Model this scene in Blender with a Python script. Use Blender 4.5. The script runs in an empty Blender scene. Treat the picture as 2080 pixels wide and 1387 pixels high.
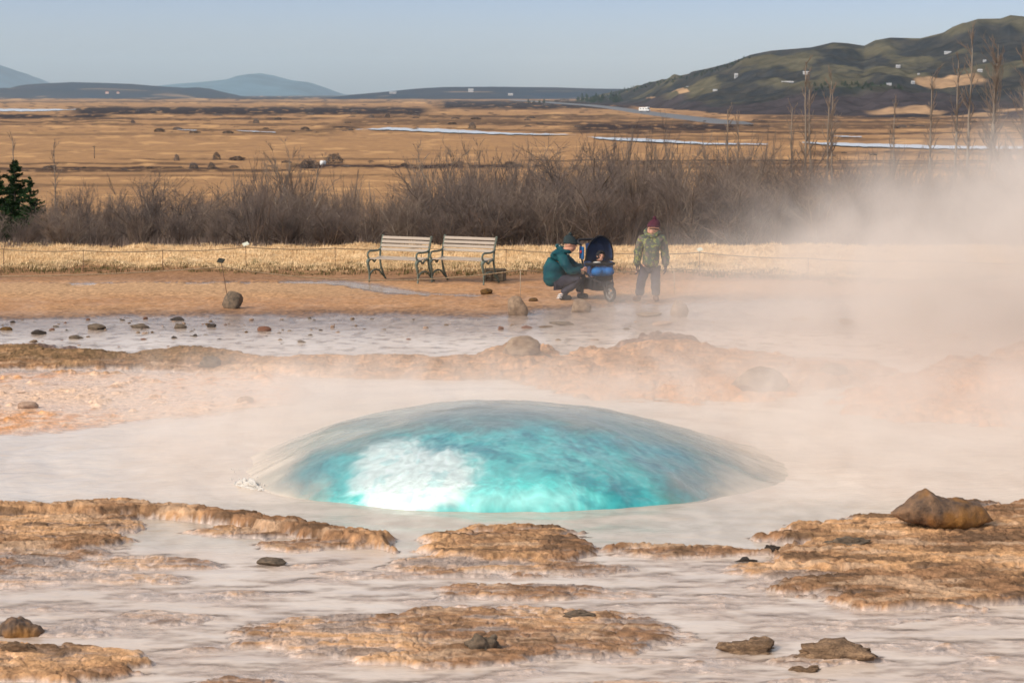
import bpy, bmesh, math, random
import numpy as np
from mathutils import Vector, Matrix
R = math.radians

# ------------------------------------------------------------------ camera, world, sun, exposure
W0, H0, FPX, CH = 2080.0, 1387.0, 4044.0, 3.28      # photograph size, focal length in its pixels, eye height
PITCH = math.atan((693.5 - 190.0) / FPX)
sc = bpy.context.scene
COL = sc.collection
cam = bpy.data.cameras.new('camera'); camo = bpy.data.objects.new('camera', cam); COL.objects.link(camo)
cam.sensor_width = 36; cam.lens = FPX / W0 * 36
camo.location = (0, 0, CH); camo.rotation_euler = (math.pi / 2 - PITCH, 0, 0)
cam.clip_start = 0.1; cam.clip_end = 60000
cam.dof.use_dof = True; cam.dof.focus_distance = 19.0; cam.dof.aperture_fstop = 6.5
sc.camera = camo

SUN_EL, SUN_AZ = R(38), R(-125)     # azimuth from +Y towards +X: the sun stands to the left and behind the camera
wd = bpy.data.worlds.new('World'); sc.world = wd; wd.use_nodes = True
nt = wd.node_tree; nt.nodes.clear()
wo = nt.nodes.new('ShaderNodeOutputWorld'); wb = nt.nodes.new('ShaderNodeBackground')
sk = nt.nodes.new('ShaderNodeTexSky'); sk.sky_type = 'NISHITA'; sk.sun_disc = False
sk.sun_elevation = SUN_EL; sk.sun_rotation = SUN_AZ; sk.altitude = 100
sk.air_density = 1.0; sk.dust_density = 1.5; sk.ozone_density = 2.0
wb.inputs['Strength'].default_value = 0.15
hs = nt.nodes.new('ShaderNodeHueSaturation'); hs.inputs['Saturation'].default_value = .62; hs.inputs['Hue'].default_value = .505   # thin high cloud takes the blue out
nt.links.new(sk.outputs[0], hs.inputs['Color']); tn = nt.nodes.new('ShaderNodeMix'); tn.data_type = 'RGBA'; tn.blend_type = 'MULTIPLY'; tn.inputs[0].default_value = 1.0
tcw = nt.nodes.new('ShaderNodeTexCoord'); sxw = nt.nodes.new('ShaderNodeSeparateXYZ'); rmw_ = nt.nodes.new('ShaderNodeValToRGB')
nt.links.new(tcw.outputs['Generated'], sxw.inputs[0]); nt.links.new(sxw.outputs['Z'], rmw_.inputs[0])
rmw_.color_ramp.elements[0].position = 0.0; rmw_.color_ramp.elements[0].color = (.84, .87, .96, 1)
rmw_.color_ramp.elements[1].position = 0.055; rmw_.color_ramp.elements[1].color = (.43, .52, .76, 1)
e_ = rmw_.color_ramp.elements.new(.22); e_.color = (1.0, .94, .84, 1)
nt.links.new(hs.outputs[0], tn.inputs[6]); nt.links.new(rmw_.outputs[0], tn.inputs[7]); nt.links.new(tn.outputs[2], wb.inputs[0]); nt.links.new(wb.outputs[0], wo.inputs[0])
sl = bpy.data.lights.new('sun', 'SUN'); so = bpy.data.objects.new('sun', sl); COL.objects.link(so)
sl.energy = 2.0; sl.angle = R(14); sl.color = (1.0, 0.89, 0.76)
sdir = Vector((math.sin(SUN_AZ) * math.cos(SUN_EL), math.cos(SUN_AZ) * math.cos(SUN_EL), math.sin(SUN_EL)))
so.rotation_euler = sdir.to_track_quat('Z', 'Y').to_euler(); so.location = sdir * 50 + Vector((0, 0, 10))
sc.view_settings.view_transform = 'Standard'; sc.view_settings.look = 'None'
sc.view_settings.gamma = 1; sc.view_settings.exposure = 0.54
sc.cycles.volume_bounces = 2; sc.cycles.max_bounces = 8
sc.cycles.transparent_max_bounces = 24
sc.cycles.volume_max_steps = 256

# ------------------------------------------------------------------ helpers: noise, projection
def sstep(t):
    t = np.clip(t, 0, 1); return t * t * (3 - 2 * t)
def hash2(ix, iy, seed):
    h = (ix.astype(np.int64) * 374761393 + iy.astype(np.int64) * 668265263 + seed * 974634777) & 0xffffffff
    h = ((h ^ (h >> 13)) * 1274126177) & 0xffffffff
    h = h ^ (h >> 16)
    return (h & 0xffff) / 65535.0 * 2 * np.pi
def perlin(x, y, seed=0):
    x = np.asarray(x, float); y = np.asarray(y, float)
    ix = np.floor(x); iy = np.floor(y); fx = x - ix; fy = y - iy
    ux = fx * fx * fx * (fx * (fx * 6 - 15) + 10); uy = fy * fy * fy * (fy * (fy * 6 - 15) + 10)
    def g(a, b):
        t = hash2(ix + a, iy + b, seed); return np.cos(t) * (fx - a) + np.sin(t) * (fy - b)
    return ((1 - ux) * (1 - uy) * g(0, 0) + ux * (1 - uy) * g(1, 0) + (1 - ux) * uy * g(0, 1) + ux * uy * g(1, 1)) * 1.5
def fbm(x, y, o=4, seed=0, gain=0.5):
    s = 0; a = 1; t = 0
    for k in range(o):
        s = s + a * perlin(x * 2 ** k, y * 2 ** k, seed + 17 * k); t += a; a *= gain
    return s / t * 1.3
def billow(x, y, o=4, seed=0):
    s = 0; a = 1; t = 0
    for k in range(o):
        s = s + a * np.abs(perlin(x * 2 ** k, y * 2 ** k, seed + 31 * k)); t += a; a *= .5
    return s / t * 2
cp, sp = math.cos(PITCH), math.sin(PITCH)
def proj(x, y, z=0.0):
    f = y * cp - (z - CH) * sp
    return 1040 + FPX * x / f, 693.5 - FPX * (y * sp + (z - CH) * cp) / f
def gp(u, v, z=0.0):
    a = (u - 1040) / FPX; b = -(v - 693.5) / FPX
    dy = cp + b * sp; dz = -sp + b * cp
    t = (z - CH) / dz
    return Vector((a * t, dy * t, z))
def vrow(v, z=0.0):                 # distance along Y of row v on the plane z
    b = -(np.asarray(v, float) - 693.5) / FPX
    return (z - CH) / (-sp + b * cp) * (cp + b * sp)
def poly_y(u, pts):                 # piecewise linear profile v(u)
    xs, ys = zip(*pts); return np.interp(u, xs, ys)

PZ = -12.0                          # level of the far plain
# ------------------------------------------------------------------ the terrain
FRONT = [  # foreground crust of the basin: (u, v, half width, half height, height in m, edge)
    (70, 1072, 215, 34, .10, .35), (-60, 1120, 330, 40, .05, .5), (60, 1100, 200, 16, .09, .4), (250, 1178, 150, 13, .03, .5),
    (310, 1146, 170, 16, .035, .5), (60, 1172, 200, 24, .03, .5),
    (620, 1108, 100, 15, .05, .5), (720, 1104, 95, 16, .08, .5), (500, 1082, 130, 12, .06, .6),
    (1035, 1110, 155, 32, .12, .35), (1000, 1150, 260, 22, .05, .5), (760, 1168, 150, 9, .02, .6), (1170, 1156, 130, 14, .03, .5),
    (1400, 1120, 170, 15, .055, .6), (1060, 1202, 210, 20, .055, .5), (1250, 1210, 120, 8, .02, .6),
    (1900, 1120, 300, 62, .16, .35), (1720, 1160, 230, 28, .07, .5), (1900, 1195, 270, 40, .12, .35), (1570, 1158, 110, 16, .04, .6),
    (2120, 1090, 300, 60, .17, .35), (1730, 1105, 70, 16, .12, .5), (1560, 1190, 70, 9, .02, .6),
    (800, 1292, 330, 46, .05, .4), (1010, 1290, 380, 52, .06, .4), (900, 1335, 180, 22, .07, .4), (600, 1290, 160, 24, .03, .6),
    (330, 1256, 140, 17, .025, .6), (1150, 1252, 60, 9, .06, .6), (1230, 1268, 180, 16, .03, .6),
    (60, 1350, 230, 34, .10, .4), (130, 1288, 100, 14, .025, .6), (450, 1384, 140, 14, .04, .6), (1290, 1345, 110, 10, .015, .6),
    (1680, 1340, 140, 18, .035, .5), (1350, 1398, 500, 14, .03, .6), (1800, 1262, 160, 8, .012, .6), (1620, 1385, 120, 9, .02, .6),
    (60, 1450, 400, 40, .06, .5), (1000, 1470, 700, 50, .07, .5), (1900, 1480, 300, 40, .05, .5), (1900,1560,900,60,.1,.5),(300,1600,900,60,.1,.5),
]
RIM = [   # crusted far rim of the basin
    (1060, 738, 85, 26, .24, .6), (1130, 752, 90, 22, .16, .6), (1345, 718, 90, 26, .26, .6), (1290, 740, 130, 26, .16, .6), (1430, 762, 180, 42, .17, .45),
    (1250, 775, 170, 34, .08, .5), (1540, 762, 75, 32, .24, .55), (1640, 765, 75, 24, .16, .6), (1740, 762, 80, 20, .12, .6), (1470, 792, 160, 26, .08, .5),
    (1600, 735, 230, 12, .02, .8), (1980, 815, 240, 44, .16, .45), (1850, 828, 140, 20, .07, .6), (2040, 780, 150, 34, .26, .55), (1950, 770, 100, 20, .16, .6),
    (2200, 790, 200, 60, .3, .5), (2400, 780, 400, 80, .3, .5),
]
def near_masks(x, y):
    u, v = proj(x, y, 0.0)
    n1 = fbm(x * .9, y * .9, 4, 3); n2 = fbm(x * 4.5, y * 4.5, 4, 11)
    return u, v, n1, n2
HK = .37
def rim_line(u): return poly_y(u, [(-900, 728), (0, 730), (300, 733), (650, 748), (900, 750), (1100, 752), (1500, 760), (3000, 760)])
def terrain(x, y, full=False):
    x = np.asarray(x, float); y = np.asarray(y, float)
    u, v, n1, n2 = near_masks(x, y)
    d = y
    U = u + n1 * 34 + n2 * 12; V = v + n1 * 9 + n2 * 4
    z = np.full_like(u, -.10)
    n4 = fbm(x * 1.3 + 7, y * 3.4, 5, 71, .6); n5 = fbm(x * 3.1, y * 11, 4, 73, .6)
    near_ = sstep((v - 1105 + .03 * np.abs(u - 1040)) / 50)
    z = np.maximum(z, -.10 + near_ * (.082 + .044 * n4 + .012 * n5))
    def E(lst, U, V, z):
        for cu, cv, ru, rv, h, e in lst:
            r = np.sqrt(((U - cu) / ru) ** 2 + ((V - cv) / rv) ** 2)
            m = sstep((1.40 - r + .42 * n4 + .16 * n5) / (e * 1.35))
            z = np.maximum(z, -.10 + (h * HK + .10) * m)
        return z
    z = E(FRONT, U, V, z)
    # the long low lip that dams the pool on its near left side
    for pts, hw, h in (([(-900, 1040), (60, 1046), (230, 1040), (420, 1052), (560, 1072), (690, 1094), (835, 1118)], 15, .085),
                       ([(1180, 1112), (1350, 1112), (1560, 1122), (1680, 1098)], 8, .03)):
        L = poly_y(u, pts); m = sstep((1.1 - np.abs(V - L) / hw + .35 * n4) / .7) * sstep((pts[-1][0] - u) / 60 + n4 * .4) * sstep((u - pts[0][0]) / 60)
        z = np.maximum(z, -.10 + (h + .1) * m)
    z = E([(a_, b_, c_, d_, h_ * 1.75, e_) for a_, b_, c_, d_, h_, e_ in RIM], U, V, z)
    # rim crust strip and the flat pale orange field before it
    rl = rim_line(u)
    m = sstep((1.15 - np.abs(V - rl) / 27) / .7) * sstep((1250 - U) / 200)
    z = np.maximum(z, -.10 + (.17 + .08 * n1) * m)
    fld = sstep((V - 742) / 14) * sstep((905 - U * .10 - V) / 28) * sstep((780 - U * 1.0) / 240)
    knob = sstep((fbm(x * 2.6, y * 2.6, 3, 77) - .30) / .45) * .035
    z = np.maximum(z, -.10 + fld * (.106 + n1 * .014 + knob))
    # shallow water band beyond the rim, then gravel flat, path, grass bank
    top = poly_y(u, [(-900, 655), (0, 652), (420, 645), (1000, 646), (1080, 640), (1200, 626), (1500, 616), (1900, 612), (2300, 618), (3500, 620)])
    bed = -.012 + n1 * .006 + np.maximum(n2, 0) * .022 - sstep((V - 655) / 40) * .012
    far = sstep((rl - 14 - V) / 8)
    z = np.where(far > 0, np.maximum(z, -.10 + far * (.10 + bed)), z)
    land = sstep((top - V) / 7)
    zz = .022 + .012 * n1 + .006 * n2 + .05 * sstep((608 - V) / 12) * sstep((V - 576) / 10) * sstep((760 - u) / 200)
    zz = zz + .03 * sstep((575 - V) / 30)
    # the runnel of water that crosses the flat
    rn = poly_y(u, [(-900, 577), (0, 579), (620, 574), (700, 577), (790, 590), (860, 598), (990, 602), (1060, 606), (1075, 560)])
    hw = poly_y(u, [(-900, 2.5), (0, 3), (560, 1.5), (640, 4), (720, 7), (780, 9), (840, 5), (900, 2.5), (1000, 1.5), (1040, 0.1)])
    rm = sstep(1.4 - np.abs(v + n2 * 2.5 - rn) / np.maximum(hw, .1)) * (u < 1040)
    zz = zz - rm * (.035 + np.maximum(zz - .02, 0))
    z = np.where(land > 0, z * (1 - land) + zz * land, z)
    # grass bank
    be = poly_y(u, [(-900, 556), (0, 556), (250, 553), (450, 556), (700, 558), (1040, 560), (1240, 553), (1640, 570), (1800, 580), (2300, 590), (3500, 600)])
    bank = sstep((be - v - n1 * 6) / 9)
    bh = .05 + .06 * n1 + .035 * np.abs(fbm(x * .9, y * .9, 2, 88)) * 2 + .02 * n2 + .06 * sstep((be - v) / 45)
    z = z + bank * bh
    # beyond the bank the land falls to the plain
    fall = np.clip(d - 40.2 - n1 * .5, 0, None)
    zfar = -(fall ** 1.05) * .072
    zfar = np.maximum(zfar, PZ)
    k = sstep((d - 42) / 3)
    z = z + zfar
    z = np.where(d > 60, z * (1 - sstep((d - 60) / 60)) + (zfar + fbm(x / 25, y / 40, 3, 5) * .10) * sstep((d - 60) / 60), z)
    # crust relief where the rock is dry
    dry = sstep((z + .01) / .04) * sstep((41 - d) / 2)
    rock = sstep((v - 690) / 30)
    wxx = x + .10 * n2; wyy = y + .10 * n1; f8 = fbm(wxx * 8, wyy * 11, 4, 41, .6)
    fine = .45 + .9 * f8
    lay = sstep((np.mod(n1 * 2.2 + n2 * .7 + .5, .5) - .08) / .10)
    z = z + dry * rock * (f8 * (.007 + .12 * np.clip(z, 0, .25)) + n2 * .008 + (lay - .6) * .010) + dry * (1 - rock) * (n2 * .004)
    if full: return z, u, v, n1, n2, U, V, top, be, rm, bank, fld, fine, land
    return z
def tz(x, y): return float(terrain(np.array([x]), np.array([y]))[0])
def on(u, v):                      # the ground point seen at pixel (u, v) of the photograph
    p = gp(u, v, 0.0)
    for _ in range(6):
        z = tz(p.x, p.y)
        if p.y > 45: break
        p = gp(u, v, max(z, -.02))
    return Vector((p.x, p.y, tz(p.x, p.y)))

# ------------------------------------------------------------------ materials
def newmat(name):
    m = bpy.data.materials.new(name); m.use_nodes = True
    n = m.node_tree; b = n.nodes['Principled BSDF']; return m, n, b
def N(n, t, **kw):
    x = n.nodes.new(t)
    for k, v in kw.items():
        if hasattr(x, k) and not k[0].isupper(): setattr(x, k, v)
        else: x.inputs[k.replace('_', ' ')].default_value = v
    return x
def mat(name, col, rough=.8, var=.15, scale=8, bump=.3, bscale=30, spec=.12, col2=None, metal=0):
    m, n, b = newmat(name)
    tc = N(n, 'ShaderNodeTexCoord'); nz = N(n, 'ShaderNodeTexNoise', Scale=scale, Detail=6.0)
    n.links.new(tc.outputs['Object'], nz.inputs['Vector'])
    mx = N(n, 'ShaderNodeMix', data_type='RGBA')
    c2 = col2 or tuple(c * (1 - 2 * var) for c in col)
    mx.inputs[6].default_value = (*c2, 1); mx.inputs[7].default_value = (*col, 1)
    rr = N(n, 'ShaderNodeMapRange'); rr.inputs[1].default_value = .35; rr.inputs[2].default_value = .65
    n.links.new(nz.outputs['Fac'], rr.inputs[0]); n.links.new(rr.outputs[0], mx.inputs[0])
    n.links.new(mx.outputs[2], b.inputs['Base Color'])
    b.inputs['Roughness'].default_value = rough; b.inputs['Specular IOR Level'].default_value = spec; b.inputs['Metallic'].default_value = metal
    if bump:
        n2 = N(n, 'ShaderNodeTexNoise', Scale=bscale, Detail=5.0); bp = N(n, 'ShaderNodeBump', Strength=bump, Distance=.02)
        n.links.new(tc.outputs['Object'], n2.inputs['Vector']); n.links.new(n2.outputs['Fac'], bp.inputs['Height']); n.links.new(bp.outputs[0], b.inputs['Normal'])
    return m
def attr_mat(name, scale, bump=.5, bdist=.02, rough=.85, stretch=(1, 1, 1), var=.25):
    m, n, b = newmat(name)
    at = N(n, 'ShaderNodeAttribute', attribute_name='albedo'); aw = N(n, 'ShaderNodeAttribute', attribute_name='wet')
    tc = N(n, 'ShaderNodeTexCoord'); mp = N(n, 'ShaderNodeMapping'); mp.inputs['Scale'].default_value = stretch
    n.links.new(tc.outputs['Object'], mp.inputs[0])
    nz = N(n, 'ShaderNodeTexNoise', Scale=scale, Detail=8.0, Roughness=.65); n.links.new(mp.outputs[0], nz.inputs['Vector'])
    rr = N(n, 'ShaderNodeMapRange'); rr.inputs[1].default_value = .3; rr.inputs[2].default_value = .7
    rr.inputs[3].default_value = 1 - var; rr.inputs[4].default_value = 1 + var
    n.links.new(nz.outputs['Fac'], rr.inputs[0])
    ml = N(n, 'ShaderNodeVectorMath', operation='SCALE'); n.links.new(at.outputs['Color'], ml.inputs[0]); n.links.new(rr.outputs[0], ml.inputs['Scale'])
    n.links.new(ml.outputs[0], b.inputs['Base Color'])
    r2 = N(n, 'ShaderNodeMapRange'); r2.inputs[3].default_value = rough; r2.inputs[4].default_value = .22
    n.links.new(aw.outputs['Fac'], r2.inputs[0]); n.links.new(r2.outputs[0], b.inputs['Roughness'])
    sp_ = N(n, 'ShaderNodeMath', operation='MULTIPLY'); n.links.new(aw.outputs['Fac'], sp_.inputs[0]); sp_.inputs[1].default_value = .45; n.links.new(sp_.outputs[0], b.inputs['Specular IOR Level'])
    bp = N(n, 'ShaderNodeBump', Strength=bump, Distance=bdist); n.links.new(nz.outputs['Fac'], bp.inputs['Height']); n.links.new(bp.outputs[0], b.inputs['Normal'])
    return m

# ------------------------------------------------------------------ mesh helpers
def link(o, parent=None):
    COL.objects.link(o)
    if parent is not None: o.parent = parent
    return o
def tag(o, label=None, cat=None, group=None, kind=None):
    if label: o['label'] = label
    if cat: o['category'] = cat
    if group: o['group'] = group
    if kind: o['kind'] = kind
    return o
def empty(name, loc, rz=0, **kw):
    o = bpy.data.objects.new(name, None); link(o); o.location = loc; o.rotation_euler = (0, 0, rz); o.empty_display_size = .1
    return tag(o, **kw)
def grid_mesh(name, X, Y, Z, material, attrs=None, smooth=True, parent=None):
    r, c = X.shape
    co = np.stack([X, Y, Z], -1).reshape(-1, 3).astype(np.float32)
    i = np.arange(r * c).reshape(r, c)
    q = np.stack([i[:-1, :-1], i[:-1, 1:], i[1:, 1:], i[1:, :-1]], -1).reshape(-1, 4).astype(np.int32)
    me = bpy.data.meshes.new(name)
    me.vertices.add(len(co)); me.vertices.foreach_set('co', co.ravel())
    me.loops.add(q.size); me.loops.foreach_set('vertex_index', q.ravel())
    me.polygons.add(len(q)); me.polygons.foreach_set('loop_start', np.arange(0, q.size, 4, dtype=np.int32))
    me.polygons.foreach_set('use_smooth', np.full(len(q), smooth))
    me.update(calc_edges=True)
    for k, a in (attrs or {}).items():
        if a.ndim == 3:
            ca = me.color_attributes.new(k, 'FLOAT_COLOR', 'POINT')
            ca.data.foreach_set('color', np.concatenate([a, np.ones(a.shape[:2] + (1,))], -1).astype(np.float32).ravel())
        else:
            ca = me.attributes.new(k, 'FLOAT', 'POINT'); ca.data.foreach_set('value', a.astype(np.float32).ravel())
    me.materials.append(material)
    o = bpy.data.objects.new(name, me); return link(o, parent)
def mixc(a, b, t):
    a = np.asarray(a, float); b = np.asarray(b, float); t = np.clip(t, 0, 1)[..., None]; return a * (1 - t) + b * t

# ------------------------------------------------------------------ ground sheet
us = np.concatenate([np.arange(-1100, -160, 12), np.arange(-160, 2240, 2.0), np.arange(2240, 3200, 12)])
vs = np.concatenate([[9000, 6000, 4500, 3500, 3000, 2600, 2300, 2100, 1950, 1850, 1780], np.arange(1740, 1420, -5), np.arange(1420, 560, -1.4), np.arange(560, 484, -1.1)])
ys = vrow(vs)
ys2 = ys[-1] + np.cumsum(np.geomspace(.5, 9, 56)); ys2 = ys2[ys2 < 262]
v3 = np.concatenate([np.arange(426, 230, -.9), np.arange(230, 197, -.5)]); y3 = vrow(v3, PZ)
y4 = np.geomspace(y3[-1] * 1.1, 26000, 14)
ys = np.concatenate([ys, ys2, y3, y4])
# rays of constant u at the ground plane
slope = (us - 1040) / FPX / cp
Xg = slope[None, :] * (ys[:, None] * 1.0 + CH * math.tan(PITCH) * (ys[:, None] < 60) * 1.0)
Yg = np.repeat(ys[:, None], len(us), 1)
Zg, U0, V0, n1, n2, U, V, top, be, rm, bank, fld, fine, land = terrain(Xg, Yg, True)
Xg = Xg.copy()
n3 = fbm(Xg * 14, Yg * 14, 3, 91)
nb = fbm(Xg * .35, Yg * .35, 4, 23)
# --- colours of the stuff itself, plus painted crevice shade
brown = mixc((.35, .19, .10), (.205, .118, .066), .5 + n2 * 1.6)
brown = mixc(brown, (.58, .33, .165), sstep(.35 + n1 * 1.6 + n3 * .5))
strk = fbm(Xg * 1.3 + n2 * .15, Yg * 4.5, 5, 61)
c = mixc(brown, (.58, .39, .25), sstep((strk - .10) / .3) * .65)
c = mixc(c, (.13, .08, .05), sstep((-.16 - strk) / .16) * .8)  # dark undercut and crevice lines, their shade painted as streaks
c = mixc(c, (.60, .49, .42), sstep((.020 - Zg + strk * .012) / .022) * .85)
c = mixc(c, (.60, .50, .44), sstep((-strk - .02 + n1 * .3) / .2) * sstep((.05 - Zg) / .04) * .5)
c = mixc(c, (.10, .065, .045), sstep((fine - .62) / .3) * .0 + sstep((-.25 - n2) / .3) * .35)
# peach and orange field on the left, orange flanks on the far rim
peach = mixc((.74, .50, .34), (.68, .31, .11), sstep(.42 + nb * 1.4 + n2 * 1.1))
peach = mixc(peach, (.36, .20, .10), sstep((n2 + n3 * .6 - .42) / .3))
c = mixc(c, peach, fld * sstep((V0 - 752) / 16))
rimz = (V0 < 860) & (V0 > 680)
rimc = mixc((.52, .28, .14), (.31, .17, .09), .5 + n2 * 1.5 + nb * .5)
rimc = mixc(rimc, (.66, .33, .15), sstep((V0 - 765 + n1 * 20) / 40) * .8)
c = mixc(c, rimc, sstep((U0 - 250 + n1 * 200) / 350) * (V0 > 690) * sstep((905 - V0) / 20) * (1 - fld * (U0 < 700)))
c = mixc(c, (.20, .125, .065), sstep((V0 - 712) / 6) * sstep((752 - V0 + n1 * 18) / 14) * sstep((620 - U0 + n1 * 200) / 260) * (.5 + .5 * sstep(.5 + n2 * 2)))
# bed of the shallow band: gravel and scum
bedc = mixc((.30, .20, .15), (.15, .10, .08), .5 + n3 * 1.4 + n2)
isbed = (V0 < 716) & (V0 > 560)
c = np.where(isbed[..., None], bedc, c)
dirt = mixc((.50, .275, .135), (.41, .215, .105), .5 + nb * 1.4 + n2 * .5)
dirt = mixc(dirt, (.52, .33, .19), sstep((612 - V0) / 14) * sstep((V0 - 574) / 6) * sstep((900 - U0) / 300) * .8)
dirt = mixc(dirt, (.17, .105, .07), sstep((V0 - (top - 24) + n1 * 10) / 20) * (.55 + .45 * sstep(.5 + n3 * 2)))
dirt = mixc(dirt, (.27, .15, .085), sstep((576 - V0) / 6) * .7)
dirt = mixc(dirt, (.15, .095, .065), rm)
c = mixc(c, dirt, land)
grass = mixc((.72, .51, .29), (.56, .37, .19), .5 + fbm(Xg * 1.6, Yg * 3, 4, 55) * 1.6)
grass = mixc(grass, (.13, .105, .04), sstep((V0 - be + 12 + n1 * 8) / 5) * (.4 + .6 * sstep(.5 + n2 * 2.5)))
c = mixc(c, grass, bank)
# the plain
q = Yg > 44
Up = 1040 + FPX * Xg / (Yg * cp + 15.3 * sp); Vp = 190 + 15.28 * FPX / Yg
w1 = fbm(Up / 90, Vp / 7, 4, 101); w2 = fbm(Up / 26, Vp / 3.0, 4, 111)
pl = mixc((.43, .245, .115), (.32, .185, .10), .5 + w1 * 1.6)
pl = mixc(pl, (.62, .36, .16), sstep((w1 - .1) / .4) * .7)
pl = mixc(pl, (.24, .14, .085), sstep((-w1 - .12) / .35) * .55)
STR = [(-900, 900, 207, 2, .5), (100, 700, 241, 2.5, .6), (-900, 1100, 252, 2, .45), (300, 1200, 263, 2, .5), (700, 1300, 236, 3, .6), (1200, 3000, 247, 3, .6), (1500, 3000, 270, 3, .6), (-900, 700, 272, 3, .3), (1050, 1700, 268, 3, .65), (900, 1300, 250, 4, .6), (-900, 500, 340, 3, .7), (1200, 3000, 330, 3, .55), (200, 900, 322, 2, .4), (-900, 900, 355, 3, .35), (-900, 800, 198, 4, .7), (1900, 3000, 250, 6, .5), (-900, 1060, 197.5, 5, .95), (120, 900, 225, 9, .9), (860, 1320, 213, 10, .9), (-900, 260, 236, 4, .8), (-900, 300, 247, 1.6, .6), (640, 760, 259, 5, .85), (660, 1100, 246, 7, .5),
       (440, 720, 267, 6, .35), (560, 1100, 336, 5, .75), (-900, 640, 345, 4, .6), (-900, 500, 331, 2.5, .5), (1040, 3000, 325, 1.3, .85), (1130, 1540, 258, 10, .75), (1380, 3000, 256, 7, .55), (1040, 1500, 240, 4, .45),
       (1500, 3000, 238, 5, .6), (1180, 1620, 276, 3, .4), (1600, 3000, 310, 5, .45), (1100, 3000, 340, 5, .5), (-900, 400, 375, 4, .35), (1300, 3000, 282, 3, .4), (0, 1200, 305, 1.2, .2)]
dk = np.zeros_like(Up)
for a, b, vc, hh, s in STR:
    e = sstep((Up - a) / 60) * sstep((b - Up) / 60) * sstep(1.35 - np.abs(Vp + w1 * 3.5 - vc) / hh)
    dk = np.maximum(dk, e * s * sstep(1.15 + w2 * 1.6))
dk = np.clip(dk * 1.3, 0, 1)
dk = np.maximum(dk, .75 * sstep((w2 - .25) / .25) * sstep((300 - Vp) / 60))
pl = mixc(pl, mixc((.022, .018, .024), (.050, .034, .032), .5 + w2), dk)
und = mixc((.14, .10, .07), (.30, .19, .10), .5 + nb * 1.5)
kk = sstep((Yg - 41 + n1 * 1.5) / 1.5)
c = mixc(c, und, kk)
c = mixc(c, pl, sstep((Yg - 90) / 60))
wet = sstep((.035 - Zg) / .04) * (Yg < 43)
ground = grid_mesh('ground', Xg, Yg, Zg, attr_mat('ground_crust', 13, 1.0, .025, var=.42), {'albedo': np.clip(c, .01, .9), 'wet': wet})
tag(ground, kind='structure')
del c, brown, peach, rimc, bedc, dirt, grass, pl, und

# ------------------------------------------------------------------ water of the basin and of the flats: one sheet, its depth known at each point
def water_material():
    m, n, b = newmat('milky_water')
    at = N(n, 'ShaderNodeAttribute', attribute_name='depth'); al = N(n, 'ShaderNodeAttribute', attribute_name='albedo')
    n.links.new(al.outputs['Color'], b.inputs['Base Color'])
    b.inputs['Roughness'].default_value = .16; b.inputs['IOR'].default_value = 1.33; b.inputs['Specular IOR Level'].default_value = .38
    n.links.new(at.outputs['Fac'], b.inputs['Alpha'])
    tc = N(n, 'ShaderNodeTexCoord'); mp = N(n, 'ShaderNodeMapping'); mp.inputs['Scale'].default_value = (1, 1.6, 1)
    n.links.new(tc.outputs['Object'], mp.inputs[0])
    a = N(n, 'ShaderNodeTexNoise', Scale=3.2, Detail=6.0, Roughness=.6, Distortion=.6); n.links.new(mp.outputs[0], a.inputs['Vector'])
    bp = N(n, 'ShaderNodeBump', Strength=.20, Distance=.05); n.links.new(a.outputs['Fac'], bp.inputs['Height']); n.links.new(bp.outputs[0], b.inputs['Normal'])
    return m
uw = np.concatenate([np.arange(-1100, -160, 16), np.arange(-160, 2240, 3.0), np.arange(2240, 3200, 16)])
vw = np.concatenate([np.arange(1740, 1420, -8), np.arange(1420, 571, -1.8)])
yw = vrow(vw); Yw = np.repeat(yw[:, None], len(uw), 1)
Xw = ((uw - 1040) / FPX / cp)[None, :] * (Yw + CH * math.tan(PITCH))
Zt, Uw, Vw, m1, m2, UU, VV, tp, bb, rmw, bk, fw, ff, lw = terrain(Xw, Yw, True)
dep = sstep((-Zt + .014) / .045)
pool = sstep((Vw - 770) / 20) * sstep((1130 - Vw) / 30)
wc = mixc((.73, .62, .52), (.65, .53, .43), .5 + m1 * 1.2 + m2 * .7)
wc = mixc(wc, mixc((.58, .50, .41), (.47, .40, .32), .5 + m2 * 1.5), pool * sstep((Vw - 1000) / 40) * .8)
wc = wc * (1 + .26 * sstep((716 - Vw) / 6))[..., None]  # shallow band lightened, its reflection put into the water colour
wc = mixc(wc, (.66, .50, .38), sstep((Zt + .055) / .05) * .7)
rough_w = fbm(Xw * 1.1, Yw * 5, 5, 63)
wc = mixc(wc, (.52, .42, .36), sstep((rough_w - .12) / .35) * .45 * sstep((Vw - 1080) / 60))
rings = .006 * np.sin(np.hypot(Xw, (Yw - 17.4)) * 9 + m1 * 4) * pool * sstep((Yw - 12) / 3)
water = grid_mesh('water', Xw, Yw, .002 * m2 + rings, water_material(), {'depth': dep * (.35 + .6 * dep), 'albedo': np.clip(wc, 0, .88)})
tag(water, kind='structure')

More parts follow.
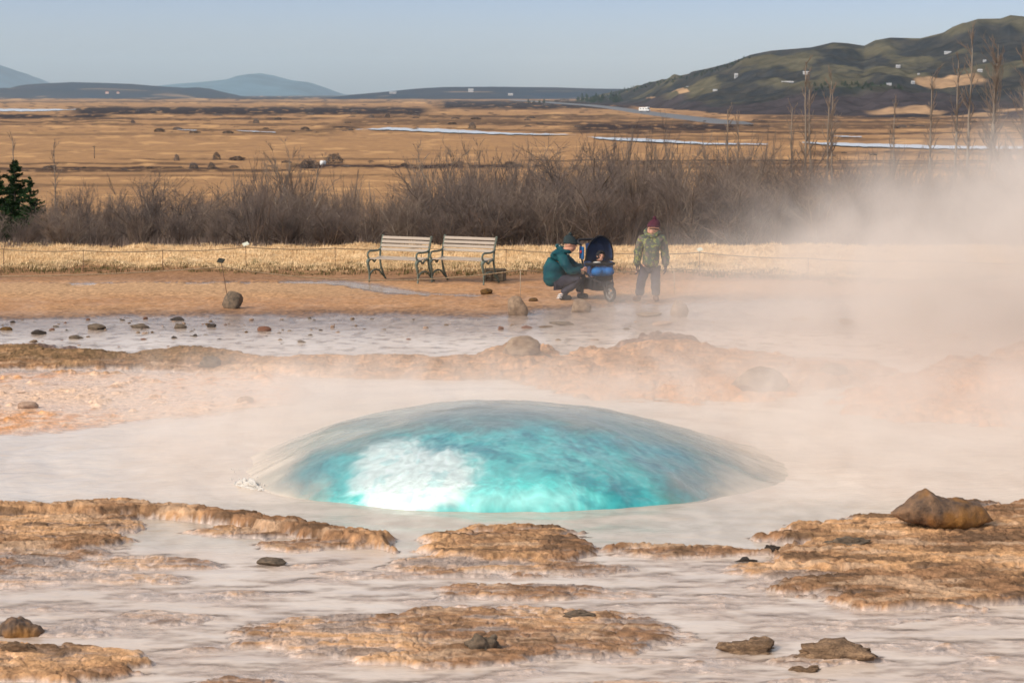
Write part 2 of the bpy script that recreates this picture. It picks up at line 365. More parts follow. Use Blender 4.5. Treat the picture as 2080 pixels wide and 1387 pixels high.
# ------------------------------------------------------------------ the dome of water bulging from the vent
DC = gp(1030, 945); DC = Vector((-.05, 17.4, 0))
def dome_grid(n_r, n_a, smax, off):
    a = np.linspace(0, 2 * np.pi, n_a); t = np.linspace(0, 1, n_r) ** .8 * smax
    A, T = np.meshgrid(a, t); ca, sa = np.cos(A), np.sin(A)
    rx = np.where(ca < 0, 2.34, 2.52); ry = 1.93
    k = (np.abs(ca) ** 2.2 + np.abs(sa) ** 2.2) ** (1 / 2.2)
    ir = fbm(3 + ca * 1.3, sa * 1.3, 3, 15) * .10 + fbm(3 + ca * 5, sa * 5, 3, 16) * .02     # the foot of the swell is uneven
    X = DC.x + T * rx * ca / k * (1 + ir * T); Y = DC.y + T * ry * sa / k * (1 + ir * T * .5)
    wR, wL, wF, wB = np.clip(ca, 0, 1) ** 2, np.clip(-ca, 0, 1) ** 2, np.clip(-sa, 0, 1) ** 2, np.clip(sa, 0, 1) ** 2
    e = wR * 1.5 + wL * 1.05 + wF * .60 + wB * .95
    z = .535 * np.clip(1 - T ** 2.2, 0, None) ** e
    z = z + sstep((1.02 - T) / .25) * sstep(T / .2) * (.030 * fbm(X * .9, Y * .9, 3, 17) + .010 * fbm(A * 9 + 4 * T, T * 1.6, 4, 18) * sstep((T - .2) / .4) + .005 * fbm(X * 6, Y * 6, 3, 19))
    return X, Y, z - off, T, A
dome = empty('water_dome', (0, 0, 0), label='swelling dome of turquoise geyser water with a white core', cat='water dome')
def skin_material():
    m, n, b = newmat('water_skin')
    out = n.nodes['Material Output']; al = N(n, 'ShaderNodeAttribute', attribute_name='albedo'); n.links.new(al.outputs['Color'], b.inputs['Base Color'])
    b.inputs['Roughness'].default_value = .14; b.inputs['IOR'].default_value = 1.33; b.inputs['Specular IOR Level'].default_value = .28
    tr = N(n, 'ShaderNodeBsdfTransparent'); tr.inputs[0].default_value = (.97, 1, .995, 1)
    mx = N(n, 'ShaderNodeMixShader'); at = N(n, 'ShaderNodeAttribute', attribute_name='milk')
    lw = N(n, 'ShaderNodeFresnel', IOR=1.33); gl = N(n, 'ShaderNodeBsdfGlossy', Roughness=.06)
    m2 = N(n, 'ShaderNodeMixShader'); fm = N(n, 'ShaderNodeMath', operation='MULTIPLY'); n.links.new(lw.outputs[0], fm.inputs[0]); fm.inputs[1].default_value = .38; n.links.new(fm.outputs[0], m2.inputs[0]); n.links.new(tr.outputs[0], m2.inputs[1]); n.links.new(gl.outputs[0], m2.inputs[2])
    n.links.new(at.outputs['Fac'], mx.inputs[0]); n.links.new(m2.outputs[0], mx.inputs[1]); n.links.new(b.outputs[0], mx.inputs[2])
    n.links.new(mx.outputs[0], out.inputs['Surface'])
    tc = N(n, 'ShaderNodeTexCoord'); a = N(n, 'ShaderNodeTexNoise', Scale=5.5, Detail=7.0, Roughness=.62, Distortion=1.4); n.links.new(tc.outputs['Object'], a.inputs['Vector'])
    bp = N(n, 'ShaderNodeBump', Strength=.28, Distance=.05); n.links.new(a.outputs['Fac'], bp.inputs['Height'])
    for q in (b.inputs['Normal'], gl.inputs['Normal'], lw.inputs['Normal']): n.links.new(bp.outputs[0], q)
    return m
X, Y, z, T, A = dome_grid(170, 600, 1.06, .0)
z = z - .03 * sstep((T - .985) / .05)
pu, pv = proj(X, Y, z); f1 = fbm(X * 1.4, Y * 1.4, 4, 7); f2 = fbm(A * 7 + T * 2, T * 2.5, 4, 8) * sstep((T - .2) / .4)
win = np.hypot((pu - 1035) / 480, np.where(pv < 985, (pv - 985) / 165, (pv - 985) / 110)) + f1 * .22 + f2 * .08      # where the swell is clear enough to see into
milk = .02 + .93 * sstep((win - .72) / .48)
wk = mixc((.60, .56, .47), (.47, .455, .39), .5 + f1 * 1.2 + f2 * .6)
wk = mixc(wk, (.66, .57, .47), sstep((T - .62) / .32))
skin = grid_mesh('water_skin', X, Y, z, skin_material(), {'milk': np.clip(milk, 0, .97), 'albedo': wk}, parent=dome)
X, Y, z, T, A = dome_grid(260, 900, 1.0, .030)
wx = X + .16 * fbm(X * 1.6, Y * 1.6, 4, 201); wy = Y + .16 * fbm(X * 1.6 + 9, Y * 1.6, 4, 203)
f1 = fbm(wx * 2.2, wy * 2.2, 5, 205); f2 = fbm(wx * 7, wy * 7, 5, 207, .6); rg = np.exp(-(np.abs(fbm(wx * 2.6, wy * 2.6, 5, 209, .6)) * 10) ** 1.2)
f3 = fbm(wx * 16, wy * 16, 3, 211); fs = fbm(A * 3.2 + T * 1.5, T * 5 + np.sin(A * 2) * .6, 5, 213, .6) * sstep((T - .15) / .35)
z = z + .014 * f1 * sstep((1 - T) / .2) + .006 * f2 * sstep((1 - T) / .2)
pu, pv = proj(X, Y, z)
def near(u, v, r1, r2):             # where on the swell the gas pocket's shine and the tints are painted
    return np.hypot((pu - u) / r1, (pv - v) / r2)
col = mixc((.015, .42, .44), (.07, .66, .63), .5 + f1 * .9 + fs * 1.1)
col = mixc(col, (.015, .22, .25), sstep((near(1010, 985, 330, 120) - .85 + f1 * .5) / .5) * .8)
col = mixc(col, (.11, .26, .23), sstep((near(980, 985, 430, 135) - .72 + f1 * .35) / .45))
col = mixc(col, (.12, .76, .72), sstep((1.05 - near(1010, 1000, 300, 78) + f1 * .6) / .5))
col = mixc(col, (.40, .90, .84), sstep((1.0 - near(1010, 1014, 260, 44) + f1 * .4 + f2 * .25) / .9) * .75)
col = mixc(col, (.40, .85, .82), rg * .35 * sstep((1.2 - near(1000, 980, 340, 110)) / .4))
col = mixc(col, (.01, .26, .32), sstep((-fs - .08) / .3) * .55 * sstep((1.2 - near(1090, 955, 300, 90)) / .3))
col = mixc(col, (.92, 1.08, 1.03), sstep((1.20 - near(842, 968, 122, 70) + f1 * .30 + f2 * .18) / .46))  # white gas core, its glow put into the base colour
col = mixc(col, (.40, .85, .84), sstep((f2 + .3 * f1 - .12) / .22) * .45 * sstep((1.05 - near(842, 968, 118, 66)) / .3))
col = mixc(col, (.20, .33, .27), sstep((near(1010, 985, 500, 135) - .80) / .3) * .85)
col = mixc(col, (.17, .27, .25), sstep((886 - pv + f1 * 34) / 44) * .85)  # grey veil of steam over the dome top, painted into the colour
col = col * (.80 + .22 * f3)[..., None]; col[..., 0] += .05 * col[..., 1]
m, n, b = newmat('painted_glow_water')
at = N(n, 'ShaderNodeAttribute', attribute_name='albedo'); n.links.new(at.outputs['Color'], b.inputs['Base Color'])
b.inputs['Roughness'].default_value = .35
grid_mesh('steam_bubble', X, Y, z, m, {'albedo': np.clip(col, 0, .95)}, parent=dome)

# ------------------------------------------------------------------ far relief
def relief(name, prof, D, depth, colf, seed, base_v=None, u0=-900, u1=3000, du=3, rows=40, rough=.3):
    u = np.arange(u0, u1, du, dtype=float); t = np.linspace(-1, 1, rows)
    Ug, Tg = np.meshgrid(u, t)
    v = poly_y(u, prof)
    zt = CH + (190 - v) / FPX * D * 1.0
    zt = zt[None, :] * np.ones_like(Tg)
    yy = D + Tg * depth
    xx = (Ug - 1040) / FPX * D
    zz = PZ - 2 + (np.maximum(zt - PZ + 2, 0)) * (np.cos(Tg * np.pi / 2) ** 1.1)
    nz = fbm(xx / depth * 3, yy / depth * 3, 4, seed)
    zz = zz + nz * rough * (zt - PZ) * np.abs(Tg) ** .7 * (1 - np.abs(Tg))
    c = colf(xx, yy, zz, nz, Ug, Tg)
    o = grid_mesh(name, xx, yy, zz, attr_mat(name + '_slope', .004, .3, 2), {'albedo': np.clip(c, .005, .9), 'wet': np.zeros_like(xx)})
    tag(o, kind='structure'); return o
mt = lambda a, b: (lambda x, y, z, n, U, T: mixc(a, b, .5 + n * 1.4))  # mountain colours with the blue of distance haze painted in
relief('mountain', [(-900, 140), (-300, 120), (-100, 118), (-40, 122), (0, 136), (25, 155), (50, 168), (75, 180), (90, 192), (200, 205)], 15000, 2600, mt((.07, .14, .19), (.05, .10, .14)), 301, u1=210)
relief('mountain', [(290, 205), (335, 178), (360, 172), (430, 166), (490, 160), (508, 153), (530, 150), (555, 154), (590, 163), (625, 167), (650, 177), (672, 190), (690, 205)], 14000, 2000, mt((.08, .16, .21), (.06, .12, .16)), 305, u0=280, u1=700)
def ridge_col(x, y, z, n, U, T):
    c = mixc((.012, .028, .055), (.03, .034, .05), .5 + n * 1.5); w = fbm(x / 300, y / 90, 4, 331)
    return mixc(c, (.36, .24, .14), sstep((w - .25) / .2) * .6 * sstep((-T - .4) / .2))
relief('hill', [(-900, 172), (-300, 174), (0, 179), (75, 180), (95, 171), (160, 168), (260, 171), (330, 176), (380, 179), (405, 178), (440, 188), (480, 205)], 7000, 900, ridge_col, 311, u1=490)
relief('hill', [(640, 205), (730, 192), (800, 186), (850, 181), (900, 178), (1000, 177), (1100, 178), (1180, 180), (1300, 182), (1500, 185), (1700, 195)], 6200, 900, ridge_col, 315, u0=620, u1=1700)

# the big hill on the right
HS = [(1080, 212), (1180, 205), (1220, 192), (1300, 174), (1400, 150), (1480, 128), (1520, 112), (1560, 104), (1640, 98), (1685, 88), (1715, 90), (1748, 95), (1770, 84), (1800, 79), (1860, 81), (1905, 70), (1940, 54), (1975, 43), (2020, 42), (2040, 35), (2100, 40), (2200, 30), (2400, 20), (2700, 10), (3100, 0)]
HB = [(1080, 213), (1200, 212), (1300, 218), (1450, 234), (1700, 240), (2100, 242), (3100, 242)]
D0, D1 = 1330., 2500.
uh = np.arange(1080, 3100, 2.2); th = np.concatenate([np.linspace(0, 1, 230), np.linspace(1.02, 1.6, 20)])
UH, TH = np.meshgrid(uh, th)
vt = poly_y(UH, HS); vb = poly_y(UH, HB)
Dh = 15.28 * FPX / (vb - 190) * .985 + (D1 - D0) * TH
vb = 190 + 16.5 * FPX / (15.28 * FPX / (vb - 190) * .985)
prof = np.clip(TH, 0, 1); prof = .10 * prof + .90 * (prof ** 1.25)
ang = (vb - 190) / FPX + ((vt - vb) / FPX) * np.where(TH < 1, prof, 1)
Xh = (UH - 1040) / FPX * Dh
hn = fbm(Xh / 210, Dh / 300, 5, 401); hb = 1 - billow(Xh / 260 + 3, Dh / 330, 4, 405) * .8
Zh = CH - ang * Dh + (hn * 12 + (hb - .5) * 13) * sstep(TH / .35) * sstep((vb - vt) / 60) * sstep(np.abs(1 - TH) / .10 + .15) - np.clip(TH - 1, 0, None) * 200
hf = fbm(Xh / 55, Dh / 120, 4, 411); hg = fbm(Xh / 22, Dh / 40, 3, 415)
hr_ = 1 - np.abs(fbm(Xh / 120 + 5, Dh / 260, 4, 421, .6)) * 2.2
Zh = Zh + ((hr_ - .75) * 5 + hf * 3 + hg * 1.6) * sstep(TH / .25) * sstep((UH - 1180) / 200) * (TH < 1.0) * sstep((1 - TH) / .06)
ch = mixc((.042, .038, .034), (.022, .024, .028), .5 + hg * 1.6)
ch = mixc(ch, (.105, .090, .052), sstep((hn * .9 + hf * .8 - .02) / .35) * sstep((TH - .30 + hf * .15) / .14) * .85)
ch = mixc(ch, (.048, .038, .042), sstep((.40 - TH + hf * .12) / .12))
ch = mixc(ch, (.025, .055, .03), sstep(1.2 - np.hypot((UH - 1730) / 90, (TH - .42) / .06)) * .8)
for (a, bq, ru, rt) in ((1830, .16, 95, .045), (1640, .03, 60, .02), (1925, .52, 70, .035), (1360, .50, 50, .03), (1560, .04, 20, .02), (2060, .24, 70, .02), (1960, .10, 70, .02)):
    ch = mixc(ch, (.42, .26, .14), sstep((1.15 - np.hypot((UH - a) / ru, (TH - bq) / rt) + hf * .4) / .3) * .85)
bh_ = grid_mesh('hillside', Xh, Dh, Zh, attr_mat('heath_slope', .03, .8, 6, var=.5), {'albedo': ch, 'wet': np.zeros_like(ch[..., 0])}); tag(bh_, kind='structure')
def hill_at(u, v):                  # the point of the hillside seen at pixel (u, v)
    j = int(np.argmin(np.abs(uh - u)))
    _, vv = proj(Xh[:230, j], Dh[:230, j], Zh[:230, j]); i = int(np.argmin(np.abs(vv - v)))
    return Vector((float(Xh[i, j]), float(Dh[i, j]), float(Zh[i, j])))
def plain_at(u, v):
    p = gp(u, v, PZ); return Vector((p.x, p.y, tz(p.x, p.y)))

# open water on the plain
mw, n, b = newmat('river_water'); b.inputs['Base Color'].default_value = (.55, .54, .53, 1); b.inputs['Roughness'].default_value = .25
def river(pts_top, pts_bot):
    uu = np.linspace(min(pts_top[0][0], pts_bot[0][0]), max(pts_top[-1][0], pts_bot[-1][0]), 160)
    a = poly_y(uu, pts_top) + fbm(uu / 25, uu * 0 + 3, 3, 9) * 1.8; b_ = poly_y(uu, pts_bot) + fbm(uu / 18, uu * 0 + 8, 3, 19) * 1.8
    b_ = np.maximum(b_, a + .15)
    md = (a + b_) / 2; a = md + (a - md) * .75; b_ = md + (b_ - md) * .75
    P = [[gp(q, w, PZ + .42) for q, w in zip(uu, a * (1 - k) + b_ * k)] for k in (0, 1)]
    X = np.array([[p.x for p in r] for r in P]); Y = np.array([[p.y for p in r] for r in P])
    Z = np.maximum(terrain(X, Y), PZ) + .25; Z = np.full_like(Z, PZ + .42)
    o = grid_mesh('river', X, Y, Z, mw, smooth=False); tag(o, kind='structure')
river([(722, 263), (760, 261), (790, 258.5), (900, 261), (980, 266), (1040, 270), (1170, 273)], [(722, 263), (800, 265), (900, 270), (1000, 273), (1100, 274.5), (1170, 273.5)])
river([(1195, 278), (1290, 280), (1360, 284), (1440, 290), (1560, 292)], [(1195, 279), (1250, 286), (1350, 290), (1440, 294), (1560, 294)])
river([(1630, 288), (1780, 291), (1960, 296), (2300, 297)], [(1630, 290), (1700, 297), (1900, 303), (2300, 304)])
river([(-500, 219), (0, 220), (155, 222)], [(-500, 227), (80, 227), (155, 223)])
river([(360, 263), (400, 264)], [(360, 264), (400, 265.5)])
river([(480, 265), (560, 268)], [(480, 266), (560, 270)])
river([(1690, 276), (1750, 277)], [(1690, 278), (1750, 279)])

# ------------------------------------------------------------------ generic mesh builders
from mathutils import noise as MN
def obj_bm(name, bm, material, parent=None, smooth=True, loc=None, rot=None):
    me = bpy.data.meshes.new(name); bmesh.ops.recalc_face_normals(bm, faces=bm.faces); bm.to_mesh(me); bm.free()
    if smooth: me.polygons.foreach_set('use_smooth', [True] * len(me.polygons))
    for k in (material if isinstance(material, (list, tuple)) else [material]): me.materials.append(k)
    o = bpy.data.objects.new(name, me); link(o, parent)
    if loc is not None: o.location = loc
    if rot is not None: o.rotation_euler = rot
    return o
def tube(bm, pts, rad, sides=6, flat=1.0, up=None, mi=0, caps=True):
    pts = [Vector(p) for p in pts]; n = len(pts)
    rad = rad if isinstance(rad, (list, tuple)) else [rad] * n
    rings = []; prev = None
    for i, p in enumerate(pts):
        t = (pts[min(i + 1, n - 1)] - pts[max(i - 1, 0)]).normalized()
        a = Vector(up) if up else (prev if prev is not None else (Vector((0, 0, 1)) if abs(t.z) < .9 else Vector((1, 0, 0))))
        s = t.cross(a); s = s.normalized() if s.length > 1e-5 else t.orthogonal().normalized()
        q = s.cross(t).normalized(); prev = q
        rings.append([bm.verts.new(p + s * math.cos(2 * math.pi * k / sides) * rad[i] * flat + q * math.sin(2 * math.pi * k / sides) * rad[i]) for k in range(sides)])
    for i in range(n - 1):
        for k in range(sides):
            f = bm.faces.new((rings[i][k], rings[i][(k + 1) % sides], rings[i + 1][(k + 1) % sides], rings[i + 1][k])); f.material_index = mi
    if caps:
        for r in (rings[0], rings[-1]):
            f = bm.faces.new(r); f.material_index = mi
def smooth_path(pts, n=5):
    pts = [Vector(p) for p in pts]; P = [pts[0]] + pts + [pts[-1]]; out = []
    for i in range(1, len(P) - 2):
        for k in range(n):
            t = k / n; a, b, c, d = P[i - 1], P[i], P[i + 1], P[i + 2]
            out.append(.5 * ((2 * b) + (c - a) * t + (2 * a - 5 * b + 4 * c - d) * t * t + (3 * b - a - 3 * c + d) * t ** 3))
    out.append(pts[-1]); return out
def boxy(bm, c, s, rz=0, bev=0.0, mi=0, jitter=0):
    g = bmesh.ops.create_cube(bm, size=1); vs_ = g['verts']
    M_ = Matrix.Translation(c) @ Matrix.Rotation(rz, 4, 'Z') @ Matrix.Diagonal((*s, 1))
    bmesh.ops.transform(bm, matrix=M_, verts=vs_)
    fs = set(f for v in vs_ for f in v.link_faces)
    for f in fs: f.material_index = mi
    if bev:
        es = list(set(e for v in vs_ for e in v.link_edges)); bmesh.ops.bevel(bm, geom=es, offset=bev, segments=2, affect='EDGES', profile=.6)
def ball(bm, c, r, seg=12, mi=0):
    g = bmesh.ops.create_uvsphere(bm, u_segments=seg, v_segments=max(6, seg * 2 // 3), radius=1)
    r = r if isinstance(r, (tuple, list)) else (r, r, r)
    bmesh.ops.transform(bm, matrix=Matrix.Translation(c) @ Matrix.Diagonal((*r, 1)), verts=g['verts'])
    for f in set(f for v in g['verts'] for f in v.link_faces): f.material_index = mi
def wheel_bm(r, w, mi_tyre=0):
    bm = bmesh.new(); pts = [(math.cos(a) * (r - w / 2), 0, math.sin(a) * (r - w / 2)) for a in np.linspace(0, 2 * math.pi, 25)]
    rings = []
    for i in range(24):
        a = 2 * math.pi * i / 24; c = Vector((math.cos(a), 0, math.sin(a)))
        rings.append([bm.verts.new(c * (r - w / 2 + math.cos(b) * w / 2) + Vector((0, math.sin(b) * w / 2, 0))) for b in np.linspace(0, 2 * math.pi, 9)[:-1]])
    for i in range(24):
        for k in range(8): bm.faces.new((rings[i][k], rings[i][(k + 1) % 8], rings[(i + 1) % 24][(k + 1) % 8], rings[(i + 1) % 24][k]))
    return bm

# ------------------------------------------------------------------ stones
M_GREY = mat('grey_lava', (.22, .16, .11), .85, .2, 6, .7, 30, col2=(.10, .08, .06))
M_RUST = mat('rusty_stone', (.21, .11, .030), .8, .2, 7, .8, 34, col2=(.07, .040, .022))
M_TAN = mat('tan_stone', (.34, .24, .16), .9, .2, 5, .8, 25, col2=(.20, .135, .09))
M_DARK = mat('dark_wet_stone', (.085, .065, .05), .45, .2, 8, .8, 25, col2=(.04, .03, .026))
M_RED = mat('red_stone', (.26, .11, .06), .8, .2, 8, .6, 25, col2=(.13, .07, .05))
M_CRUST = mat('brown_crust', (.34, .215, .125), .9, .2, 7, 1.0, 30, col2=(.15, .095, .06))
M_PALE = mat('scummy_stone', (.46, .31, .22), .85, .2, 6, .6, 25, col2=(.30, .19, .13))
def rock_mesh(seed, sub=3, cuts=9, rough=.16):
    rnd = random.Random(seed); bm = bmesh.new(); bmesh.ops.create_icosphere(bm, subdivisions=sub, radius=1)
    pl_ = []
    for k in range(cuts):
        n = Vector((rnd.gauss(0, 1), rnd.gauss(0, 1), rnd.gauss(0, .8))).normalized(); pl_.append((n, rnd.uniform(.52, .86)))
    o = Vector((seed * 3.1, seed * 1.7, 0))
    for v in bm.verts:
        p = v.co.copy()
        for n, c in pl_:
            k = p.dot(n) - c
            if k > 0: p -= n * k * .92
        p *= 1 + rough * MN.fractal(p * 1.3 + o, 1, 2, 3) + .35 * rough * MN.fractal(p * 5 + o, 1, 2, 3)
        if p.z < -.45: p.z = -.45 + (p.z + .45) * .2
        v.co = p
    lo = [min(v.co[i] for v in bm.verts) for i in range(3)]; hi = [max(v.co[i] for v in bm.verts) for i in range(3)]
    for v in bm.verts:
        for i in range(3): v.co[i] = (v.co[i] - lo[i]) / (hi[i] - lo[i]) - (.5 if i < 2 else 0)
    me = bpy.data.meshes.new('rock'); bm.to_mesh(me); bm.free(); me.polygons.foreach_set('use_smooth', [True] * len(me.polygons)); return me
def put_rock(name, u, v, wpx, hpx, seed, material, label, cat='rock', group=None, depth=.8, rz=0.0, me=None, sub=3, cuts=9, sink=.12, rough=.16):
    """a stone whose foot is seen at (u, v): real width and height from its size in the photograph"""
    p = on(u, v); s = (p.y * cp - (p.z - CH) * sp) / FPX
    w, h = wpx * s, hpx * s
    me = me or rock_mesh(seed, sub, cuts, rough)
    if not me.materials: me.materials.append(material)
    o = bpy.data.objects.new(name, me); link(o)
    if me.materials[0] != material:
        o.material_slots[0].link = 'OBJECT'; o.material_slots[0].material = material
    o.scale = (w, w * depth, h * (1 + sink)); o.rotation_euler = (0, 0, rz)
    zb = max(tz(p.x, p.y + w * depth * .3), -.004)
    o.location = (p.x, p.y + w * depth * .35, min(zb, p.z + h * .2) - h * sink)
    tag(o, label, cat, group); return o
def profile_rock(name, u, v, px, topc, botc, depth, material, label, seed, rough=.05):
    """a boulder with the outline of the photograph given its own thickness: topc/botc are (u, v) outline points"""
    p = on(u, v); s = (p.y * cp - (p.z - CH) * sp) / FPX
    bm = bmesh.new(); xs = np.linspace(topc[0][0], topc[-1][0], 54); rings = []
    for i, x in enumerate(xs):
        t, b = poly_y(x, topc), poly_y(x, botc); k = (x - xs[0]) / (xs[-1] - xs[0])
        zc = (v - (t + b) / 2) * s; hh = max((b - t) / 2 * s, .002); dd = depth * s * px * (math.sin(math.pi * min(max(k, .02), .98)) ** .55) * .5
        ring = []
        for a in np.linspace(0, 2 * math.pi, 37)[:-1]:
            ca, sa = math.cos(a), math.sin(a)
            q = Vector(((x - u) * s, dd * np.sign(ca) * abs(ca) ** .8, zc + hh * np.sign(sa) * abs(sa) ** .75))
            f = MN.fractal(q * 9 + Vector((seed, 0, 0)), 1, 2, 4); g = MN.fractal(q * 30 + Vector((seed, 5, 0)), 1, 2, 3)
            q += Vector((0, ca, sa)) * (f * rough * .35 + g * rough * .12) * (hh / (.3 * s * 40 + hh))
            ring.append(bm.verts.new(q))
        rings.append(ring)
    for i in range(len(rings) - 1):
        for k in range(36): bm.faces.new((rings[i][k], rings[i][(k + 1) % 36], rings[i + 1][(k + 1) % 36], rings[i + 1][k]))
    bm.faces.new(rings[0]); bm.faces.new(rings[-1])
    o = obj_bm(name, bm, material); o.location = (p.x, p.y + depth * s * px * .18, p.z - .02)
    tag(o, label, 'rock'); return o
def Zp(pts): return [(1780 + a / 6.933, 960 + b / 6.933) for a, b in pts]
mb, n, b = newmat('big_rusty_boulder')
tc = N(n, 'ShaderNodeTexCoord'); n1_ = N(n, 'ShaderNodeTexNoise', Scale=7.0, Detail=8.0, Roughness=.7); n2_ = N(n, 'ShaderNodeTexNoise', Scale=3.0, Detail=3.0)
for q in (n1_, n2_): n.links.new(tc.outputs['Object'], q.inputs['Vector'])
r1 = N(n, 'ShaderNodeValToRGB'); r1.color_ramp.elements[0].position = .36; r1.color_ramp.elements[0].color = (.045, .027, .018, 1)
r1.color_ramp.elements[1].position = .62; r1.color_ramp.elements[1].color = (.24, .13, .065, 1); e = r1.color_ramp.elements.new(.5); e.color = (.15, .085, .045, 1)
e = r1.color_ramp.elements.new(.74); e.color = (.40, .30, .25, 1)
r2 = N(n, 'ShaderNodeValToRGB'); r2.color_ramp.elements[0].position = .48; r2.color_ramp.elements[1].position = .62; r2.color_ramp.elements[1].color = (.8, .8, .8, 1)
n.links.new(n1_.outputs['Fac'], r1.inputs[0]); n.links.new(n2_.outputs['Fac'], r2.inputs[0])
mx = N(n, 'ShaderNodeMix', data_type='RGBA'); mx.inputs[7].default_value = (.30, .13, .018, 1); n.links.new(r2.outputs[0], mx.inputs[0]); n.links.new(r1.outputs[0], mx.inputs[6])
n.links.new(mx.outputs[2], b.inputs['Base Color']); b.inputs['Roughness'].default_value = .75
bp = N(n, 'ShaderNodeBump', Strength=1.0, Distance=.03); n.links.new(n1_.outputs['Fac'], bp.inputs['Height']); n.links.new(bp.outputs[0], b.inputs['Normal'])
profile_rock('boulder', 1915, 1071, 205, Zp([(228, 545), (350, 450), (450, 395), (520, 340), (640, 262), (740, 250), (880, 320), (1000, 358), (1160, 345), (1330, 380), (1500, 440), (1570, 530), (1660, 640)]),
             Zp([(228, 560), (350, 650), (500, 705), (750, 745), (1000, 765), (1250, 785), (1450, 725), (1600, 690), (1660, 650)]), .42, mb, 'rusty brown angular boulder with pale top edge on the right hand crust shelf', 3, .08)
profile_rock('boulder', 38, 1288, 95, [(-14, 1270), (0, 1254), (20, 1249), (40, 1248), (60, 1254), (76, 1262), (87, 1272)], [(-14, 1276), (0, 1286), (30, 1290), (60, 1290), (80, 1284), (87, 1276)], .7, mb, 'small rounded rusty boulder at the left edge, low in the basin', 9, .12)
for a in [
    ('boulder', 470, 627, 42, 35, 11, M_GREY, 'square grey boulder at the foot of the leaning dark sign', .9, 12),
    ('boulder', 1052, 641, 42, 40, 12, M_TAN, 'tan pitted boulder below the rope, left of the crouching person', .8, 5),
    ('boulder', 1181, 635, 42, 28, 13, M_TAN, 'steam veiled rounded boulder in front of the pushchair', .8, 6),
    ('boulder', 1381, 645, 38, 36, 14, M_TAN, 'pale upright boulder in steam right of the standing child', .8, 7),
    ('boulder', 1888, 641, 66, 48, 15, M_TAN, 'cone shaped pale boulder far right, deep in the steam', .8, 5),
    ('rock', 988, 598, 26, 11, 16, M_RUST, 'low brown hump of earth and stone in front of the wooden crate', .8, 4),
    ('rock', 1083, 612, 20, 7, 17, M_RUST, 'small brown rock beside the shoes of the crouching person', .8, 4),
    ('rock_slab', 305, 1091, 122, 17, 18, M_GREY, 'long flat dark slab lying in the pale run near the left lip of the pool', .35, 6),
    ('rock', 550, 1150, 62, 15, 19, M_GREY, 'lone dark flat stone in the white water, below the left lip', .6, 8),
    ('rock', 985, 1318, 86, 34, 20, M_GREY, 'dark rough lump on the low centre crust plate', .6, 6),
    ('rock_slab', 1165, 1254, 96, 14, 21, M_GREY, 'thin dark slab at the upper edge of the centre crust plate', .4, 12),
    ('rock_slab', 40, 1322, 95, 17, 22, M_CRUST, 'flat brown slab just under the small rusty boulder', .4, 14),
    ('rock_slab', 1530, 1328, 150, 24, 23, M_CRUST, 'long brown crust bar with a squared end, lower right', .6, 16),
    ('rock_slab', 1690, 1350, 190, 30, 24, M_CRUST, 'brown knotted crust ledge right of the long brown bar', .7, 8),
    ('rock', 1640, 1372, 80, 17, 25, M_CRUST, 'small brown crust piece under the knotted ledge', .5, 8),
    ('rock', 1722, 1108, 100, 14, 26, M_GREY, 'dark stone standing in for a shaded crevice left of the big rusty boulder', .4, 8),  # dark stone put where the crust only has a shaded crevice
    ('rock', 1570, 1131, 34, 9, 27, M_DARK, 'small black stone at the right outlet of the pool', .6, 8),
    ('rock', 1515, 1132, 50, 10, 28, M_DARK, 'dark wedge ending the thin right lip of the pool', .5, 8),
    ('rock', 1548, 794, 118, 50, 29, M_TAN, 'big slanting brown block in the far rim of the pool', .7, 12),
    ('rock', 1695, 779, 62, 30, 30, M_TAN, 'brown rounded block right of the slanting block on the far rim', .8, 8),
    ('rock', 1060, 752, 78, 38, 31, M_TAN, 'brown domed knoll of crust on the far rim behind the water dome', .8, 4),
    ('rock', 425, 744, 46, 20, 32, M_GREY, 'grey block in the mossy rim strip on the left', .6, 10),
    ('rock', 497, 823, 36, 13, 33, M_PALE, 'orange nub in the pale flat, left of the dome top', .7, 4),
    ('rock', 530, 828, 20, 8, 34, M_PALE, 'smaller orange nub right of the first on the pale flat', .7, 4),
    ('rock', 445, 862, 36, 11, 35, M_PALE, 'flat orange nub nearest the pool on the pale flat', .7, 4),
    ('rock', 55, 830, 42, 13, 36, M_PALE, 'orange lump at the left of the pale flat', .7, 5),
    ('rock', 1185, 813, 26, 15, 37, M_PALE, 'faint rounded stone in mist just behind the dome', .8, 4),
]:
    sl_ = a[0] == 'rock_slab' or a[5] in (25, 26, 27, 28, 20)
    put_rock(a[0], a[1], a[2], a[3], a[4], a[5], a[6], a[7], depth=a[8], cuts=3 if sl_ else a[9], sub=4 if a[3] > 60 else 3, rough=.6 if sl_ else .16, sink=.6 if sl_ else .12)
